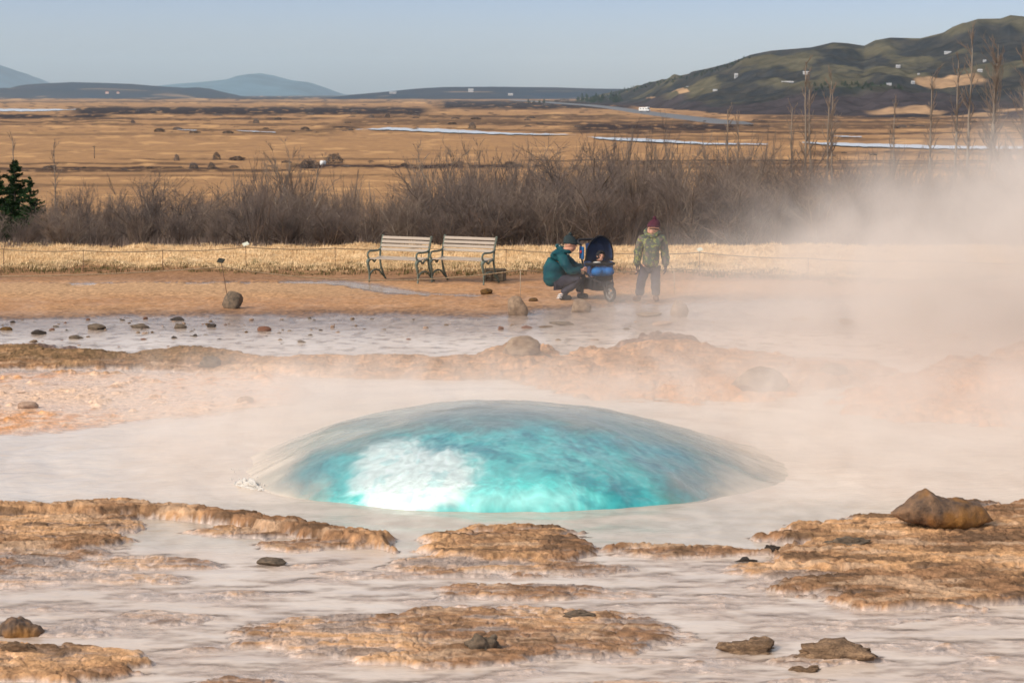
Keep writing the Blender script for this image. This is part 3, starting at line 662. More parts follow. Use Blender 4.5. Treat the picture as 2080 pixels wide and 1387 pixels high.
BAND = [  # u, v(foot), w, h, material, label
    (77, 681, 32, 12, M_DARK, 'black oval stone in the left shallows, nearest the mossy rim of the first row'), (195, 672, 38, 15, M_GREY, 'brown topped stone with dark base, biggest in the left shallows'),
    (153, 691, 30, 10, M_GREY, 'low grey stone in open water below the brown topped stone'), (284, 668, 42, 11, M_GREY, 'long grey stone on the gravel between two brown ones'),
    (359, 653, 32, 9, M_DARK, 'dark flat stone at the upper edge of the left shallows'), (365, 667, 27, 11, M_GREY, 'grey brown stone straight under the dark flat one'),
    (429, 666, 20, 9, M_DARK, 'small dark stone on the pale scum patch below the sign boulder'), (536, 675, 30, 12, M_RED, 'red brown block standing in the shallows right of the sign boulder'),
    (613, 699, 20, 9, M_GREY, 'grey pebble shaped stone alone near the rim, left of centre'), (651, 674, 10, 5, M_DARK, 'small dark pebble in clear water below the left bench'),
    (292, 693, 17, 6, M_RED, 'little reddish stone in open water, left part'), (353, 690, 13, 8, M_DARK, 'round black pebble in the middle of the left water'),
    (446, 692, 14, 5, M_DARK, 'flat dark pebble between the black pebble and the red block'), (12, 673, 28, 9, M_RUST, 'brown stone cut by the left edge of the view'),
    (25, 656, 11, 5, M_DARK, 'tiny dark stone on the wet gravel at far left'), (67, 698, 17, 8, M_TAN, 'tan stone by the rim at far left'), (569, 694, 12, 7, M_TAN, 'tan pebble left of the lone grey one'),
    (675, 666, 10, 7, M_PALE, 'pale pebble right of the small dark one below the left bench'), (1017, 671, 13, 9, M_RED, 'brown pebble left of the pitted boulder foot'), (1071, 669, 24, 8, M_RED, 'flat brown stone below the pitted boulder'),
    (1110, 667, 30, 5, M_RUST, 'thin brown flake right of the flat brown stone'), (1140, 661, 56, 8, M_GREY, 'long low ledge of stone in water under the crouching person'),
    (1322, 643, 58, 8, M_TAN, 'low flat slab in the water at the child\'s feet'), (1346, 662, 46, 10, M_PALE, 'pale shoal stone below the child'),
    (1133, 695, 12, 8, M_TAN, 'rounded tan pebble behind the dome top'), (1050, 697, 19, 5, M_PALE, 'flat pale stone left of the rounded tan pebble'), (1273, 671, 15, 5, M_GREY, 'grey stone in open water under the pushchair side'),
    (1211, 694, 14, 6, M_TAN, 'small tan stone near the knoll of the rim'), (1626, 652, 35, 9, M_TAN, 'two lobed flat stone in steam, left of the flat topped one'), (1721, 658, 31, 14, M_TAN, 'flat topped stone in the steamy right shallows'),
    (1792, 632, 34, 9, M_PALE, 'upper of two flat stones left of the cone shaped boulder'), (1797, 646, 27, 8, M_PALE, 'lower of two flat stones left of the cone shaped boulder'), (1950, 690, 38, 14, M_PALE, 'very faint stone below the cone shaped boulder'),
]
for i, (u, v, w, h, m_, lab) in enumerate(BAND):
    put_rock('stone', u, v, w, h * .82, 60 + i, m_, lab, 'stone', 'stones standing in the shallow water', depth=.7, rz=random.Random(i).uniform(-.3, .3), sub=3, cuts=7)
rnd = random.Random(5); small = [rock_mesh(300 + i, 2, 5) for i in range(9)]
SM = [M_GREY, M_TAN, M_PALE, M_DARK, M_TAN, M_PALE, M_RUST, M_RED, M_GREY]
for me, m_ in zip(small, SM): me.materials.append(m_)
def ordinals(L_):
    L_.sort(key=lambda q: (q[1], q[2])); names_ = ['leftmost', 'second', 'third', 'fourth', 'fifth', 'sixth', 'seventh', 'eighth', 'ninth', 'tenth', 'eleventh', 'twelfth']
    for o, lab, u in L_:
        same = [q for q in L_ if q[1] == lab]; i = [q[0] for q in same].index(o)
        if 1 < len(same) <= 12: o['label'] = lab + (', leftmost of them' if i == 0 else f', {names_[i]} from left')
        else: o['label'] = lab
PLACES = [(-100, 200, 'at far left'), (200, 420, 'left of the sign boulder'), (420, 620, 'below the sign boulder'), (620, 800, 'left of the first bench legs'), (800, 1000, 'below the benches'), (1000, 1250, 'below the crouching person'), (1250, 2600, 'in the steam on the right')]
CN = ['dark grey', 'tan', 'cream', 'black', 'sandy', 'pale orange', 'rusty', 'reddish', 'grey brown']; peb = []
cnt = 0
while cnt < 215:
    u = rnd.uniform(-60, 1900) if rnd.random() < .35 else rnd.triangular(-60, 1250, 250); v = rnd.uniform(648, 711)
    if u > 1250: v = rnd.uniform(655, 700)
    w = min(rnd.lognormvariate(1.95, .4), 16); k = rnd.randrange(9)
    if u > 1000: k = rnd.choice([1, 2, 4, 5, 6])
    put_rock('pebble', u, v, w, w * rnd.uniform(.2, .42), 0, SM[k], 'small pebble scattered in the pale shallow water', 'pebble', 'pebbles in the shallow water', depth=.8, rz=rnd.uniform(0, 6), me=small[k], sink=.25)
    row_ = 'by the gravel edge' if v < 668 else 'in mid water' if v < 692 else 'near the rim crust'; peb.append((COL.objects[-1], f"{CN[k]} pebble {row_}, {next(q[2] for q in PLACES if q[0] <= u < q[1])}", u))
    cnt += 1
ordinals(peb)

# ------------------------------------------------------------------ benches and crate
M_IRON = mat('bench_iron', (.16, .19, .155), .6, .15, 12, .2, 60, col2=(.11, .125, .10))
M_SLAT = mat('weathered_slat', (.40, .335, .275), .8, .1, 9, .2, 60, col2=(.38, .32, .26))
def make_bench(u, v, lpx, label, rz=-28):
    p = on(u, v); s = (p.y * cp - (p.z - CH) * sp) / FPX
    L = lpx * s / math.cos(R(rz)) ; K = .895
    root = empty('park_bench', p, R(rz), label=label, cat='bench', group='benches by the path')
    S = lambda pts: [(0, a * K * 1.0, c_ * K) for a, c_ in pts]
    for x0 in (0, L):
        bm = bmesh.new()
        def sw(pts, r): tube(bm, [Vector((x0, q.y, q.z)) for q in smooth_path(S(pts), 4)], r, 8, 1.0)
        sw([(.02, 0), (.03, .10), (.02, .22), (-.01, .32), (-.03, .38), (.0, .43), (.06, .445)], [.016] * 9 + [.024] * 8 + [.032] * 6 + [.02] * 2)
        sw([(.66, 0), (.56, .12), (.48, .26), (.44, .38), (.44, .45)], .019)
        sw([(.035, .12), (.12, .20), (.25, .225), (.40, .20), (.50, .12), (.57, .08)], .015)
        sw([(.03, .445), (.15, .43), (.22, .385), (.29, .43), (.44, .45)], .017)
        obj_bm('side_frame', bm, M_IRON, root)
        bm = bmesh.new()
        sw([(.44, .44), (.45, .55), (.48, .66), (.53, .78), (.56, .86), (.555, .885)], [.019] * 16 + [.023] * 5)
        obj_bm('back_post', bm, M_IRON, root)
        bm = bmesh.new()
        sw([(.475, .645), (.42, .61), (.30, .595), (.12, .60), (.02, .595), (-.03, .55), (-.015, .49), (.04, .45)], .0175)
        obj_bm('armrest', bm, M_IRON, root)
    bm = bmesh.new()
    for t in (.60, .675, .75, .825):
        y = np.interp(t, [.55, .66, .78, .86], [.45, .48, .53, .56]) - .012
        g = bmesh.ops.create_cube(bm, size=1)
        bmesh.ops.transform(bm, matrix=Matrix.Translation((L / 2, y * K, (t + .015) * K)) @ Matrix.Rotation(R(-22), 4, 'X') @ Matrix.Diagonal((L - .02, .02, .052, 1)), verts=g['verts'])
    bmesh.ops.bevel(bm, geom=bm.edges[:], offset=.004, segments=1, affect='EDGES')
    obj_bm('backrest', bm, M_SLAT, root, smooth=False)
    bm = bmesh.new()
    for k in range(5): boxy(bm, (L / 2, (.035 + k * .092) * K, (.462 - .012 * math.sin(k)) * K), (L - .02, .066, .022))
    bmesh.ops.bevel(bm, geom=bm.edges[:], offset=.004, segments=1, affect='EDGES')
    obj_bm('seat', bm, M_SLAT, root, smooth=False)
make_bench(749, 573, 101, 'grey slatted bench with green iron ends, the one nearer the wet runnel', -27)
make_bench(876, 574, 106, 'grey slatted bench with green iron ends, beside the wooden crate', -27)
M_WOOD = mat('old_plank', (.22, .165, .11), .9, .2, 10, .5, 50, col2=(.11, .085, .06))
p = on(1006, 571); s = p.y / FPX
cr = empty('wooden_crate', (p.x, p.y + .1, p.z), R(-12), label='low weathered wooden crate behind the right hand bench', cat='crate')
bm = bmesh.new()
for k in range(3): boxy(bm, (0, -.11, .03 + k * .062), (.34, .014, .05), bev=.003)
for x_ in (-.15, -.05, .05, .15): boxy(bm, (x_, -.128, .09), (.03, .014, .185), bev=.003)
obj_bm('front', bm, M_WOOD, cr, smooth=False)
bm = bmesh.new()
for x_ in (-.165, .165): boxy(bm, (x_, 0, .09), (.014, .20, .18), bev=.003)
boxy(bm, (0, .11, .09), (.34, .014, .18), bev=.003); obj_bm('side', bm, M_WOOD, cr, smooth=False)
bm = bmesh.new()
for y_ in (-.09, -.02, .05): boxy(bm, (-.01, y_, .20 + .006 * y_), (.38, .055, .018), bev=.003)
obj_bm('lid', bm, M_WOOD, cr, smooth=False)

# ------------------------------------------------------------------ rope lines, rods and little signs
M_ROPE = mat('hemp_rope', (.36, .26, .16), .9, .2, 40, .3, 90)
M_ROD = mat('rusty_rod', (.20, .12, .08), .7, .2, 30, .2, 60)
M_ROD2 = mat('pale_rod', (.50, .40, .30), .6, .1, 30, 0)
M_SIGN_D = mat('dark_sign_back', (.035, .034, .026), .6, .1, 20, 0); M_SIGN_W = mat('pale_sign_face', (.62, .62, .50), .5, .06, 30, 0)
def rod(u, vb, ut, vt, label, m_=M_ROD, r=.006, name='rope_post', sign=None):
    p = on(u, vb); f = (p.y * cp - (p.z - CH) * sp); s = f / FPX
    root = empty(name, p, label=label, cat='rope post' if not sign else 'sign', group='rods carrying the ropes' if not sign else None)
    top = Vector(((ut - u) * s, 0, (vb - vt) * s / cp * 1.0))
    bm = bmesh.new(); tube(bm, [(0, 0, -.05), top * .5, top], r, 6); obj_bm('rod', bm, m_, root)
    bm = bmesh.new()
    a0 = np.linspace(0, 2 * math.pi, 9)
    k = top * sign[4] if sign else top
    tube(bm, [k + Vector((math.cos(a) * .016, math.sin(a) * .016, 0)) for a in a0], .0045, 5, caps=False); obj_bm('ring', bm, m_, root)
    if sign:
        w, h, m2, face = sign[:4]
        bm = bmesh.new(); g = bmesh.ops.create_cube(bm, size=1)
        bmesh.ops.transform(bm, matrix=Matrix.Translation(top + Vector((0, 0, .01))) @ face @ Matrix.Diagonal((w, h, .008, 1)), verts=g['verts'])
        bmesh.ops.bevel(bm, geom=bm.edges[:], offset=.002, segments=1, affect='EDGES'); obj_bm('plate', bm, m2, root, smooth=False)
    return p + k
face1 = Matrix.Rotation(R(-28), 4, 'Z') @ Matrix.Rotation(R(38), 4, 'X') @ Matrix.Rotation(R(10), 4, 'Y')
face2 = Matrix.Rotation(R(35), 4, 'Z') @ Matrix.Rotation(R(35), 4, 'X') @ Matrix.Rotation(R(-22), 4, 'Y')
def rope(name, pts, label, sag):
    bm = bmesh.new(); P = []
    for i in range(len(pts) - 1):
        a, b_ = Vector(pts[i]), Vector(pts[i + 1])
        for k in range(14):
            t = k / 14; q = a.lerp(b_, t); q.z -= sag[i] * 4 * t * (1 - t); P.append(q)
    P.append(Vector(pts[-1])); tube(bm, P, .0095, 5)
    o = obj_bm(name, bm, M_ROPE); tag(o, label, 'rope'); return o
F = []
p0 = on(-330, 600); F.append(Vector((p0.x, p0.y, p0.z + .36)))
F.append(rod(462, 600, 450, 531, 'dark diamond shaped info plate on a thin leaning rod above the square boulder', M_ROD, .006, 'sign_post', (.12, .10, M_SIGN_D, face1, .83)))
F.append(rod(1057, 602, 1057, 549, 'thin rod carrying the front rope between the crate and the crouching person', M_ROD2))
F.append(rod(1181, 594, 1180, 553, 'short pale topped rod in front of the crouching person\'s hands', M_ROD2, .009))
F.append(rod(1371, 598, 1368, 546, 'faint rod carrying the front rope just right of the standing child', M_ROD2))
p0 = on(2420, 612); F.append(Vector((p0.x, p0.y, p0.z + .40)))
rope('rope', F, 'front rope strung past the leaning sign, the benches and the people', [.10, .19, .02, .02, .12])
G = []; p0 = on(-330, 560); G.append(Vector((p0.x, p0.y, p0.z + .4)))
BK = [(8, 548, 507, 'thin rod on the grass bank nearest the left edge'), (170, 552, 509, 'thin rod on the grass bank below the young spruces'), (331, 551, 509, 'thin rod on the grass bank left of the diamond plate'),
      (500, 552, 503, None), (681, 548, 506, 'thin rod on the grass bank left of the first bench'), (856, 546, 512, 'thin rod seen through the first bench'), (1028, 550, 511, 'thin rod behind the wooden crate on the bank'),
      (1232, 556, 514, 'thin rod on the bank behind the pushchair'), (1421, 560, 512, None), (1641, 566, 526, 'thin rod at the dark turf lip in the steam'), (1868, 574, 534, 'rod barely seen in the thick steam on the right')]
for u, vb, vt, lab in BK:
    if lab: G.append(rod(u, vb, u, vt, lab))
    elif u == 500: G.append(rod(u, vb, u, 499, 'small cream info plate on a thin rod on the grass bank, left of the benches', M_ROD, .006, 'sign_post', (.11, .085, M_SIGN_W, face2, .90)))
    else: G.append(rod(u, vb, u, 508, 'small cream info plate on a rod right of the standing child', M_ROD, .006, 'sign_post', (.10, .08, M_SIGN_W, face2, .90)))
p0 = on(2420, 590); G.append(Vector((p0.x, p0.y, p0.z + .4)))
rope('rope', G, 'back rope strung along the top of the dry grass bank', [.03] * (len(G) - 1))

# ------------------------------------------------------------------ people
def skin_obj(name, nodes, edges, material, parent=None, sub=2, smooth_it=True, loc=(0, 0, 0)):
    """nodes: (x, y, z, r) or (x, y, z, rx, ry); edges between them; grown with Skin + Subdivision, then made a plain mesh"""
    me = bpy.data.meshes.new(name); me.from_pydata([n_[:3] for n_ in nodes], edges, [])
    o = bpy.data.objects.new(name, me); COL.objects.link(o)
    o.modifiers.new('s', 'SKIN'); sv = me.skin_vertices[0].data
    for i, n_ in enumerate(nodes): sv[i].radius = (n_[3], n_[4] if len(n_) > 4 else n_[3]); sv[i].use_root = (i == 0)
    m_ = o.modifiers.new('d', 'SUBSURF'); m_.levels = sub; m_.render_levels = sub
    dg = bpy.context.evaluated_depsgraph_get(); ev = o.evaluated_get(dg)
    nm = bpy.data.meshes.new_from_object(ev); bpy.data.objects.remove(o); bpy.data.meshes.remove(me)
    nm.name = name; nm.polygons.foreach_set('use_smooth', [True] * len(nm.polygons)); nm.materials.clear(); nm.materials.append(material)
    o = bpy.data.objects.new(name, nm); link(o, parent); o.location = loc; return o
def wrinkle(o, amp, sc_, seed=0):
    for v in o.data.vertices:
        p = v.co * sc_ + Vector((seed, 0, 0)); f = MN.fractal(Vector((p.x, p.y, p.z * 1.8)), 1, 2, 3); v.co += v.normal * f * amp
M_SKIN = mat('skin', (.62, .33, .23), .6, .05, 8, 0, col2=(.55, .28, .19)); M_SKIN.node_tree.nodes['Principled BSDF'].inputs['Subsurface Weight'].default_value = .08
M_EYE = mat('eye', (.03, .02, .02), .3, .01, 5, 0); M_LIP = mat('lip', (.40, .13, .11), .5, .05, 8, 0)
M_TEAL = mat('teal_jacket', (.012, .085, .095), .65, .1, 9, .3, 24, col2=(.010, .055, .075))
M_NAVY = mat('dark_trousers', (.045, .042, .058), .85, .1, 9, .3, 24, col2=(.03, .028, .04))
M_BLACK = mat('black_cloth', (.022, .022, .026), .8, .1, 9, .2, 24, col2=(.013, .013, .016))
M_HATG = mat('grey_green_wool', (.035, .05, .052), .95, .1, 60, .5, 120, col2=(.025, .034, .036))
M_HATM = mat('maroon_wool', (.085, .018, .035), .95, .1, 60, .5, 120, col2=(.055, .013, .025))
M_CREAM = mat('cream_lining', (.60, .56, .48), .9, .05, 20, 0); M_SHOE = mat('brown_shoe', (.12, .06, .04), .7, .1, 20, .1, 40)
M_WHITE = mat('white_plastic', (.75, .75, .75), .5, .03, 20, 0)
# camouflage
M_CAMO, n, b = newmat('camouflage_jacket')
tc = N(n, 'ShaderNodeTexCoord'); last = None
mixin = (.035, .045, .032)
prev_ = None
for k, (sc_, th_, colr) in enumerate(((12, .52, (.11, .075, .06)), (15, .56, (.045, .08, .04)), (19, .585, (.21, .22, .045)))):
    a = N(n, 'ShaderNodeTexNoise', Scale=float(sc_), Detail=1.5, Distortion=.8); mp = N(n, 'ShaderNodeMapping'); mp.inputs['Location'].default_value = (k * 7.3, k * 3.1, k)
    n.links.new(tc.outputs['Object'], mp.inputs[0]); n.links.new(mp.outputs[0], a.inputs['Vector'])
    g = N(n, 'ShaderNodeMath', operation='GREATER_THAN'); n.links.new(a.outputs['Fac'], g.inputs[0]); g.inputs[1].default_value = th_
    mx = N(n, 'ShaderNodeMix', data_type='RGBA'); n.links.new(g.outputs[0], mx.inputs[0]); mx.inputs[7].default_value = (*colr, 1)
    if prev_ is None: mx.inputs[6].default_value = (*mixin, 1)
    else: n.links.new(prev_, mx.inputs[6])
    prev_ = mx.outputs[2]
n.links.new(prev_, b.inputs['Base Color']); b.inputs['Roughness'].default_value = .7

def hand_nodes(nodes, edges, wi, w, d, side, k=1.0, curl=.35, thumb_dir=None):
    """adds palm, four fingers and a thumb past wrist node wi; d = pointing direction, side = direction across the palm to the thumb"""
    w = Vector(w); d = Vector(d).normalized(); side = (Vector(side) - d * Vector(side).dot(d)).normalized(); nrm = d.cross(side).normalized()
    def add(p, r, par, ry=None):
        nodes.append((p.x, p.y, p.z, r * k) if ry is None else (p.x, p.y, p.z, r * k, ry * k)); edges.append((par, len(nodes) - 1)); return len(nodes) - 1
    pm = add(w + d * .045 * k, .026, wi); pe = add(w + d * .08 * k, .024, pm)
    for j, (off, ln) in enumerate(((.030, .068), (.010, .076), (-.010, .070), (-.030, .055))):
        a = add(w + (d * .095 + side * off) * k, .0095, pe); q = w + (d * .095 + side * off) * k; dirn = d.copy(); par = a
        for t in range(3):
            dirn = (dirn + nrm * curl).normalized(); q = q + dirn * ln * k / 3; par = add(q, .0085 - t * .0006, par)
    t0 = add(w + (d * .045 + side * .040) * k, .012, pm); t1 = add(w + (d * .070 + side * .055 + nrm * .015) * k, .010, t0); add(w + (d * .095 + side * .052 + nrm * .03) * k, .0088, t1)

def head_parts(root, hc, f, up, R_, hat_m, pom, lab=None, hat_tilt=(0, 0, 0)):
    """eyes, mouth and knitted hat round head centre hc; f = facing, up = crown direction"""
    f = Vector(f).normalized(); up = Vector(up).normalized(); sd = f.cross(up).normalized(); up = sd.cross(f).normalized()
    for sgn in (-1, 1):
        bm = bmesh.new(); ball(bm, hc + f * R_ * .90 + sd * sgn * R_ * .34 + up * R_ * .05, R_ * .11, 8); obj_bm('eye', bm, M_EYE, root)
    bm = bmesh.new(); c0 = hc + f * R_ * .88 - up * R_ * .56
    tube(bm, [c0 - sd * R_ * .24, c0 + f * R_ * .05, c0 + sd * R_ * .24], [R_ * .03, R_ * .07, R_ * .03], 6); obj_bm('mouth', bm, M_LIP, root)
    # hat: a lathe round the crown axis, ribbed
    bm = bmesh.new(); prof_ = [(.02, 1.02), (.06, 1.15), (.30, 1.19), (.34, 1.14), (.6, 1.08), (.85, .88), (1.1, .62), (1.25, .34), (1.32, .05)]
    rings = []; bk = (-f * .18 + up * .98).normalized()
    for h, r in prof_:
        ring = []
        for a in np.linspace(0, 2 * math.pi, 33)[:-1]:
            rr = r * R_ * (1 + .025 * math.cos(a * 16)); back = .5 - .5 * math.cos(a)
            ring.append(bm.verts.new(hc + bk * ((h + .06) * R_ - (back * .36 * R_ if h < .5 else 0)) + f * math.cos(a) * rr * 1.02 + sd * math.sin(a) * rr * .95 - f * .12 * R_ * max(h, 0)))
        rings.append(ring)
    for i in range(len(rings) - 1):
        for k in range(32): bm.faces.new((rings[i][k], rings[i][(k + 1) % 32], rings[i + 1][(k + 1) % 32], rings[i + 1][k]))
    bm.faces.new(rings[-1])
    hat = obj_bm('hat', bm, hat_m, root)
    bm = bmesh.new(); bmesh.ops.create_icosphere(bm, subdivisions=3, radius=R_ * pom)
    for v in bm.verts: v.co *= 1 + .18 * MN.fractal(v.co * 60, 1, 2, 3)
    bmesh.ops.translate(bm, vec=hc + bk * R_ * (1.30 + pom * .6) - f * .16 * R_, verts=bm.verts); obj_bm('pompom', bm, hat_m, hat)
def head_nodes(nodes, edges, neck_i, hc, f, up, R_):
    f = Vector(f).normalized(); up = Vector(up).normalized(); sd = f.cross(up).normalized()
    def add(p, r, par): nodes.append((p.x, p.y, p.z, r)); edges.append((par, len(nodes) - 1)); return len(nodes) - 1
    ja = add(hc - up * R_ * .75 + f * R_ * .12, R_ * .78, neck_i); ce = add(hc, R_ * 1.05, ja); add(hc + up * R_ * .62, R_ * .70, ce)
    nb_ = add(hc + f * R_ * .95 - up * R_ * .05, R_ * .16, ce); add(hc + f * R_ * 1.22 - up * R_ * .24, R_ * .15, nb_)
    add(hc + f * R_ * .80 - up * R_ * .92, R_ * .34, ja)
    for s_ in (-1, 1): add(hc + sd * s_ * R_ * 1.02 - up * R_ * .08, R_ * .17, ce)

# --- standing child
p = on(1320, 611); kid = empty('person', p, 0, label='child standing in camouflage jacket and maroon bobble hat, head turned aside', cat='person')
f = Vector((-.80, -.60, -.10)); up = Vector((0, 0, 1)); hc = Vector((.045, -.02, 1.175)); HR = .088
nd = [(.0, 0, .64, .085, .075), (.01, 0, .78, .085, .07), (.02, 0, .94, .09, .07), (.03, 0, 1.02, .055, .055)]
ed = [(0, 1), (1, 2), (2, 3)]
head_nodes(nd, ed, 3, hc, f, up, HR)
def limb(nd, ed, par, pts):
    for q in pts: nd.append(q); ed.append((par, len(nd) - 1)); par = len(nd) - 1
    return par
wl = limb(nd, ed, 2, [(-.12, 0, .96, .036), (-.185, .0, .76, .034), (-.205, -.03, .55, .024)])
hand_nodes(nd, ed, wl, (-.205, -.03, .55), (0.02, -.05, -1), (.3, -1, 0), .62)
wr = limb(nd, ed, 2, [(.17, 0, .96, .036), (.228, .0, .76, .034), (.24, -.03, .55, .024)])
hand_nodes(nd, ed, wr, (.24, -.03, .55), (-.02, -.05, -1), (-.3, -1, 0), .62)
limb(nd, ed, 0, [(-.075, 0, .58, .062), (-.13, -.02, .34, .052), (-.17, .0, .08, .035), (-.20, -.03, .035, .036), (-.25, -.09, .025, .028)])
limb(nd, ed, 0, [(.078, 0, .58, .062), (.085, -.02, .34, .052), (.09, .0, .08, .035), (.09, -.04, .035, .036), (.10, -.13, .025, .028)])
body = skin_obj('body', nd, ed, M_SKIN, kid)
J = [(.005, 0, .505, .20, .15), (.01, 0, .66, .195, .145), (.015, 0, .82, .185, .14), (.02, 0, .96, .165, .125), (.03, -.005, 1.045, .095, .095), (.032, -.01, 1.085, .088, .088)]
je = [(0, 1), (1, 2), (2, 3), (3, 4), (4, 5)]
limb(J, je, 3, [(-.14, 0, .975, .085), (-.185, 0, .80, .078), (-.21, -.02, .60, .064), (-.212, -.03, .545, .054)])
limb(J, je, 3, [(.18, 0, .975, .085), (.225, 0, .80, .078), (.243, -.02, .60, .064), (.243, -.03, .545, .054)])
j = skin_obj('jacket', J, je, M_CAMO, kid); wrinkle(j, .012, 9, 3)
bm = bmesh.new(); tube(bm, smooth_path([(-.07, .05, 1.10), (-.06, -.09, 1.045), (.05, -.11, 1.035), (.12, -.03, 1.09), (.08, .09, 1.13), (-.02, .10, 1.13), (-.07, .05, 1.10)], 4), .034, 8, caps=False); obj_bm('collar', bm, M_CAMO, j)
T_ = [(0, 0, .60, .13, .11), (-.08, 0, .52, .095), (-.13, -.02, .34, .084), (-.16, 0, .16, .076), (-.172, 0, .07, .078), (.078, 0, .52, .095), (.088, -.02, .34, .084), (.092, 0, .16, .076), (.092, 0, .07, .078)]
t = skin_obj('trousers', T_, [(0, 1), (1, 2), (2, 3), (3, 4), (0, 5), (5, 6), (6, 7), (7, 8)], M_NAVY, kid); wrinkle(t, .012, 10, 6)
for sx, w, tip in ((1, (-.205, -.03, .55), (.02, -.05, -1)), (-1, (.24, -.03, .55), (-.02, -.05, -1))):
    g = [(w[0], w[1], w[2] + .02, .034), (w[0], w[1], w[2] - .005, .030)]; ge = [(0, 1)]; hand_nodes(g, ge, 1, w, tip, (.3 * sx, -1, 0), .86); skin_obj('glove', g, ge, M_BLACK, kid)
for pts in ([(-.165, .03, .05, .05), (-.185, -.01, .045, .052), (-.225, -.06, .04, .047), (-.275, -.11, .034, .036)], [(.09, .03, .05, .05), (.092, -.02, .045, .052), (.098, -.09, .04, .047), (.105, -.15, .034, .036)]):
    skin_obj('shoe', pts, [(0, 1), (1, 2), (2, 3)], M_SHOE, kid)
head_parts(kid, hc, f, up, HR, M_HATM, .34)

# --- crouching adult
p = on(1140, 608); ad = empty('person', p, 0, label='person crouching in teal jacket and grey bobble hat, reaching to the pushchair', cat='person')
f = Vector((.93, -.30, -.22)); up = Vector((.20, 0, 1)); hc = Vector((.145, -.02, .895)); HR = .098
nd = [(-.08, 0, .30, .09, .09), (-.10, 0, .48, .085, .08), (-.03, 0, .66, .08, .07), (.06, 0, .79, .055, .055)]; ed = [(0, 1), (1, 2), (2, 3)]
head_nodes(nd, ed, 3, hc, f, up, HR)
w1_ = limb(nd, ed, 2, [(.0, -.10, .66, .036), (.115, -.21, .50, .034), (.31, -.14, .475, .026)])
hand_nodes(nd, ed, w1_, (.31, -.14, .475), (.9, .2, .05), (0, -.2, 1), .9, .5)
w2_ = limb(nd, ed, 2, [(.02, .14, .67, .045), (.20, .20, .50, .038), (.39, .05, .52, .026)])
hand_nodes(nd, ed, w2_, (.39, .05, .52), (.9, -.1, .1), (0, .2, 1), .9, .5)
limb(nd, ed, 0, [(-.04, -.11, .30, .095), (.31, -.17, .35, .062), (.00, -.13, .10, .038), (.03, -.13, .045, .040), (.13, -.15, .035, .030)])
limb(nd, ed, 0, [(-.04, .11, .30, .095), (.36, .13, .38, .062), (.28, .12, .10, .038), (.31, .12, .045, .040), (.40, .10, .035, .030)])
skin_obj('body', nd, ed, M_SKIN, ad)
J = [(-.075, 0, .20, .17, .19), (-.115, 0, .36, .205, .20), (-.115, 0, .50, .205, .195), (-.07, 0, .64, .195, .185), (.0, 0, .74, .16, .15), (.05, -.005, .795, .10, .09)]
je = [(0, 1), (1, 2), (2, 3), (3, 4), (4, 5)]
limb(J, je, 4, [(-.01, -.14, .70, .10), (.09, -.22, .54, .088), (.15, -.225, .475, .078), (.27, -.16, .47, .062), (.30, -.145, .475, .05)])
limb(J, je, 4, [(.02, .14, .70, .10), (.15, .20, .55, .088), (.21, .20, .50, .078), (.33, .10, .51, .062), (.37, .065, .52, .05)])
j = skin_obj('jacket', J, je, M_TEAL, ad); wrinkle(j, .022, 7, 8)
bm = bmesh.new(); tube(bm, smooth_path([(-.04, -.06, .865), (.0, -.10, .81), (.07, -.105, .76), (.11, -.09, .72)], 4), [.012] * 13, 6, flat=.6); obj_bm('collar_trim', bm, M_CREAM, j)
bm = bmesh.new(); tube(bm, smooth_path([(-.05, -.05, .84), (.03, -.10, .78), (.12, -.06, .765), (.13, .05, .78), (.03, .10, .80), (-.06, .05, .85), (-.05, -.05, .84)], 4), .036, 8, caps=False); obj_bm('collar', bm, M_TEAL, j)
T_ = [(-.06, 0, .27, .12, .12), (-.02, -.10, .28, .105), (.16, -.16, .33, .105), (.31, -.17, .345, .085), (.19, -.155, .25, .075), (.06, -.135, .15, .068), (.0, -.13, .10, .062),
      (-.02, .10, .28, .105), (.18, .13, .345, .105), (.36, .13, .375, .085), (.325, .125, .26, .075), (.30, .12, .17, .066), (.285, .12, .10, .06)]
t = skin_obj('trousers', T_, [(0, 1), (1, 2), (2, 3), (3, 4), (4, 5), (5, 6), (0, 7), (7, 8), (8, 9), (9, 10), (10, 11), (11, 12)], M_NAVY, ad); wrinkle(t, .014, 9, 2)
for pts, st in (([(-.045, -.125, .055, .05), (.02, -.13, .05, .054), (.10, -.145, .042, .05), (.17, -.155, .035, .038)], True), ([(.25, .12, .055, .05), (.31, .12, .05, .054), (.39, .105, .042, .05), (.44, .095, .035, .038)], False)):
    sh = skin_obj('shoe', pts, [(0, 1), (1, 2), (2, 3)], M_BLACK, ad)
    if st:
        for k in range(3):
            bm = bmesh.new(); tube(bm, [(-.075 + .012 * k, -.150, .035 + .028 * k), (-.03 + .012 * k, -.186, .048 + .028 * k), (.005 + .012 * k, -.182, .042 + .028 * k)], .008, 5); obj_bm('stripe', bm, M_WHITE, sh)
head_parts(ad, hc, f, up, HR, M_HATG, .30)

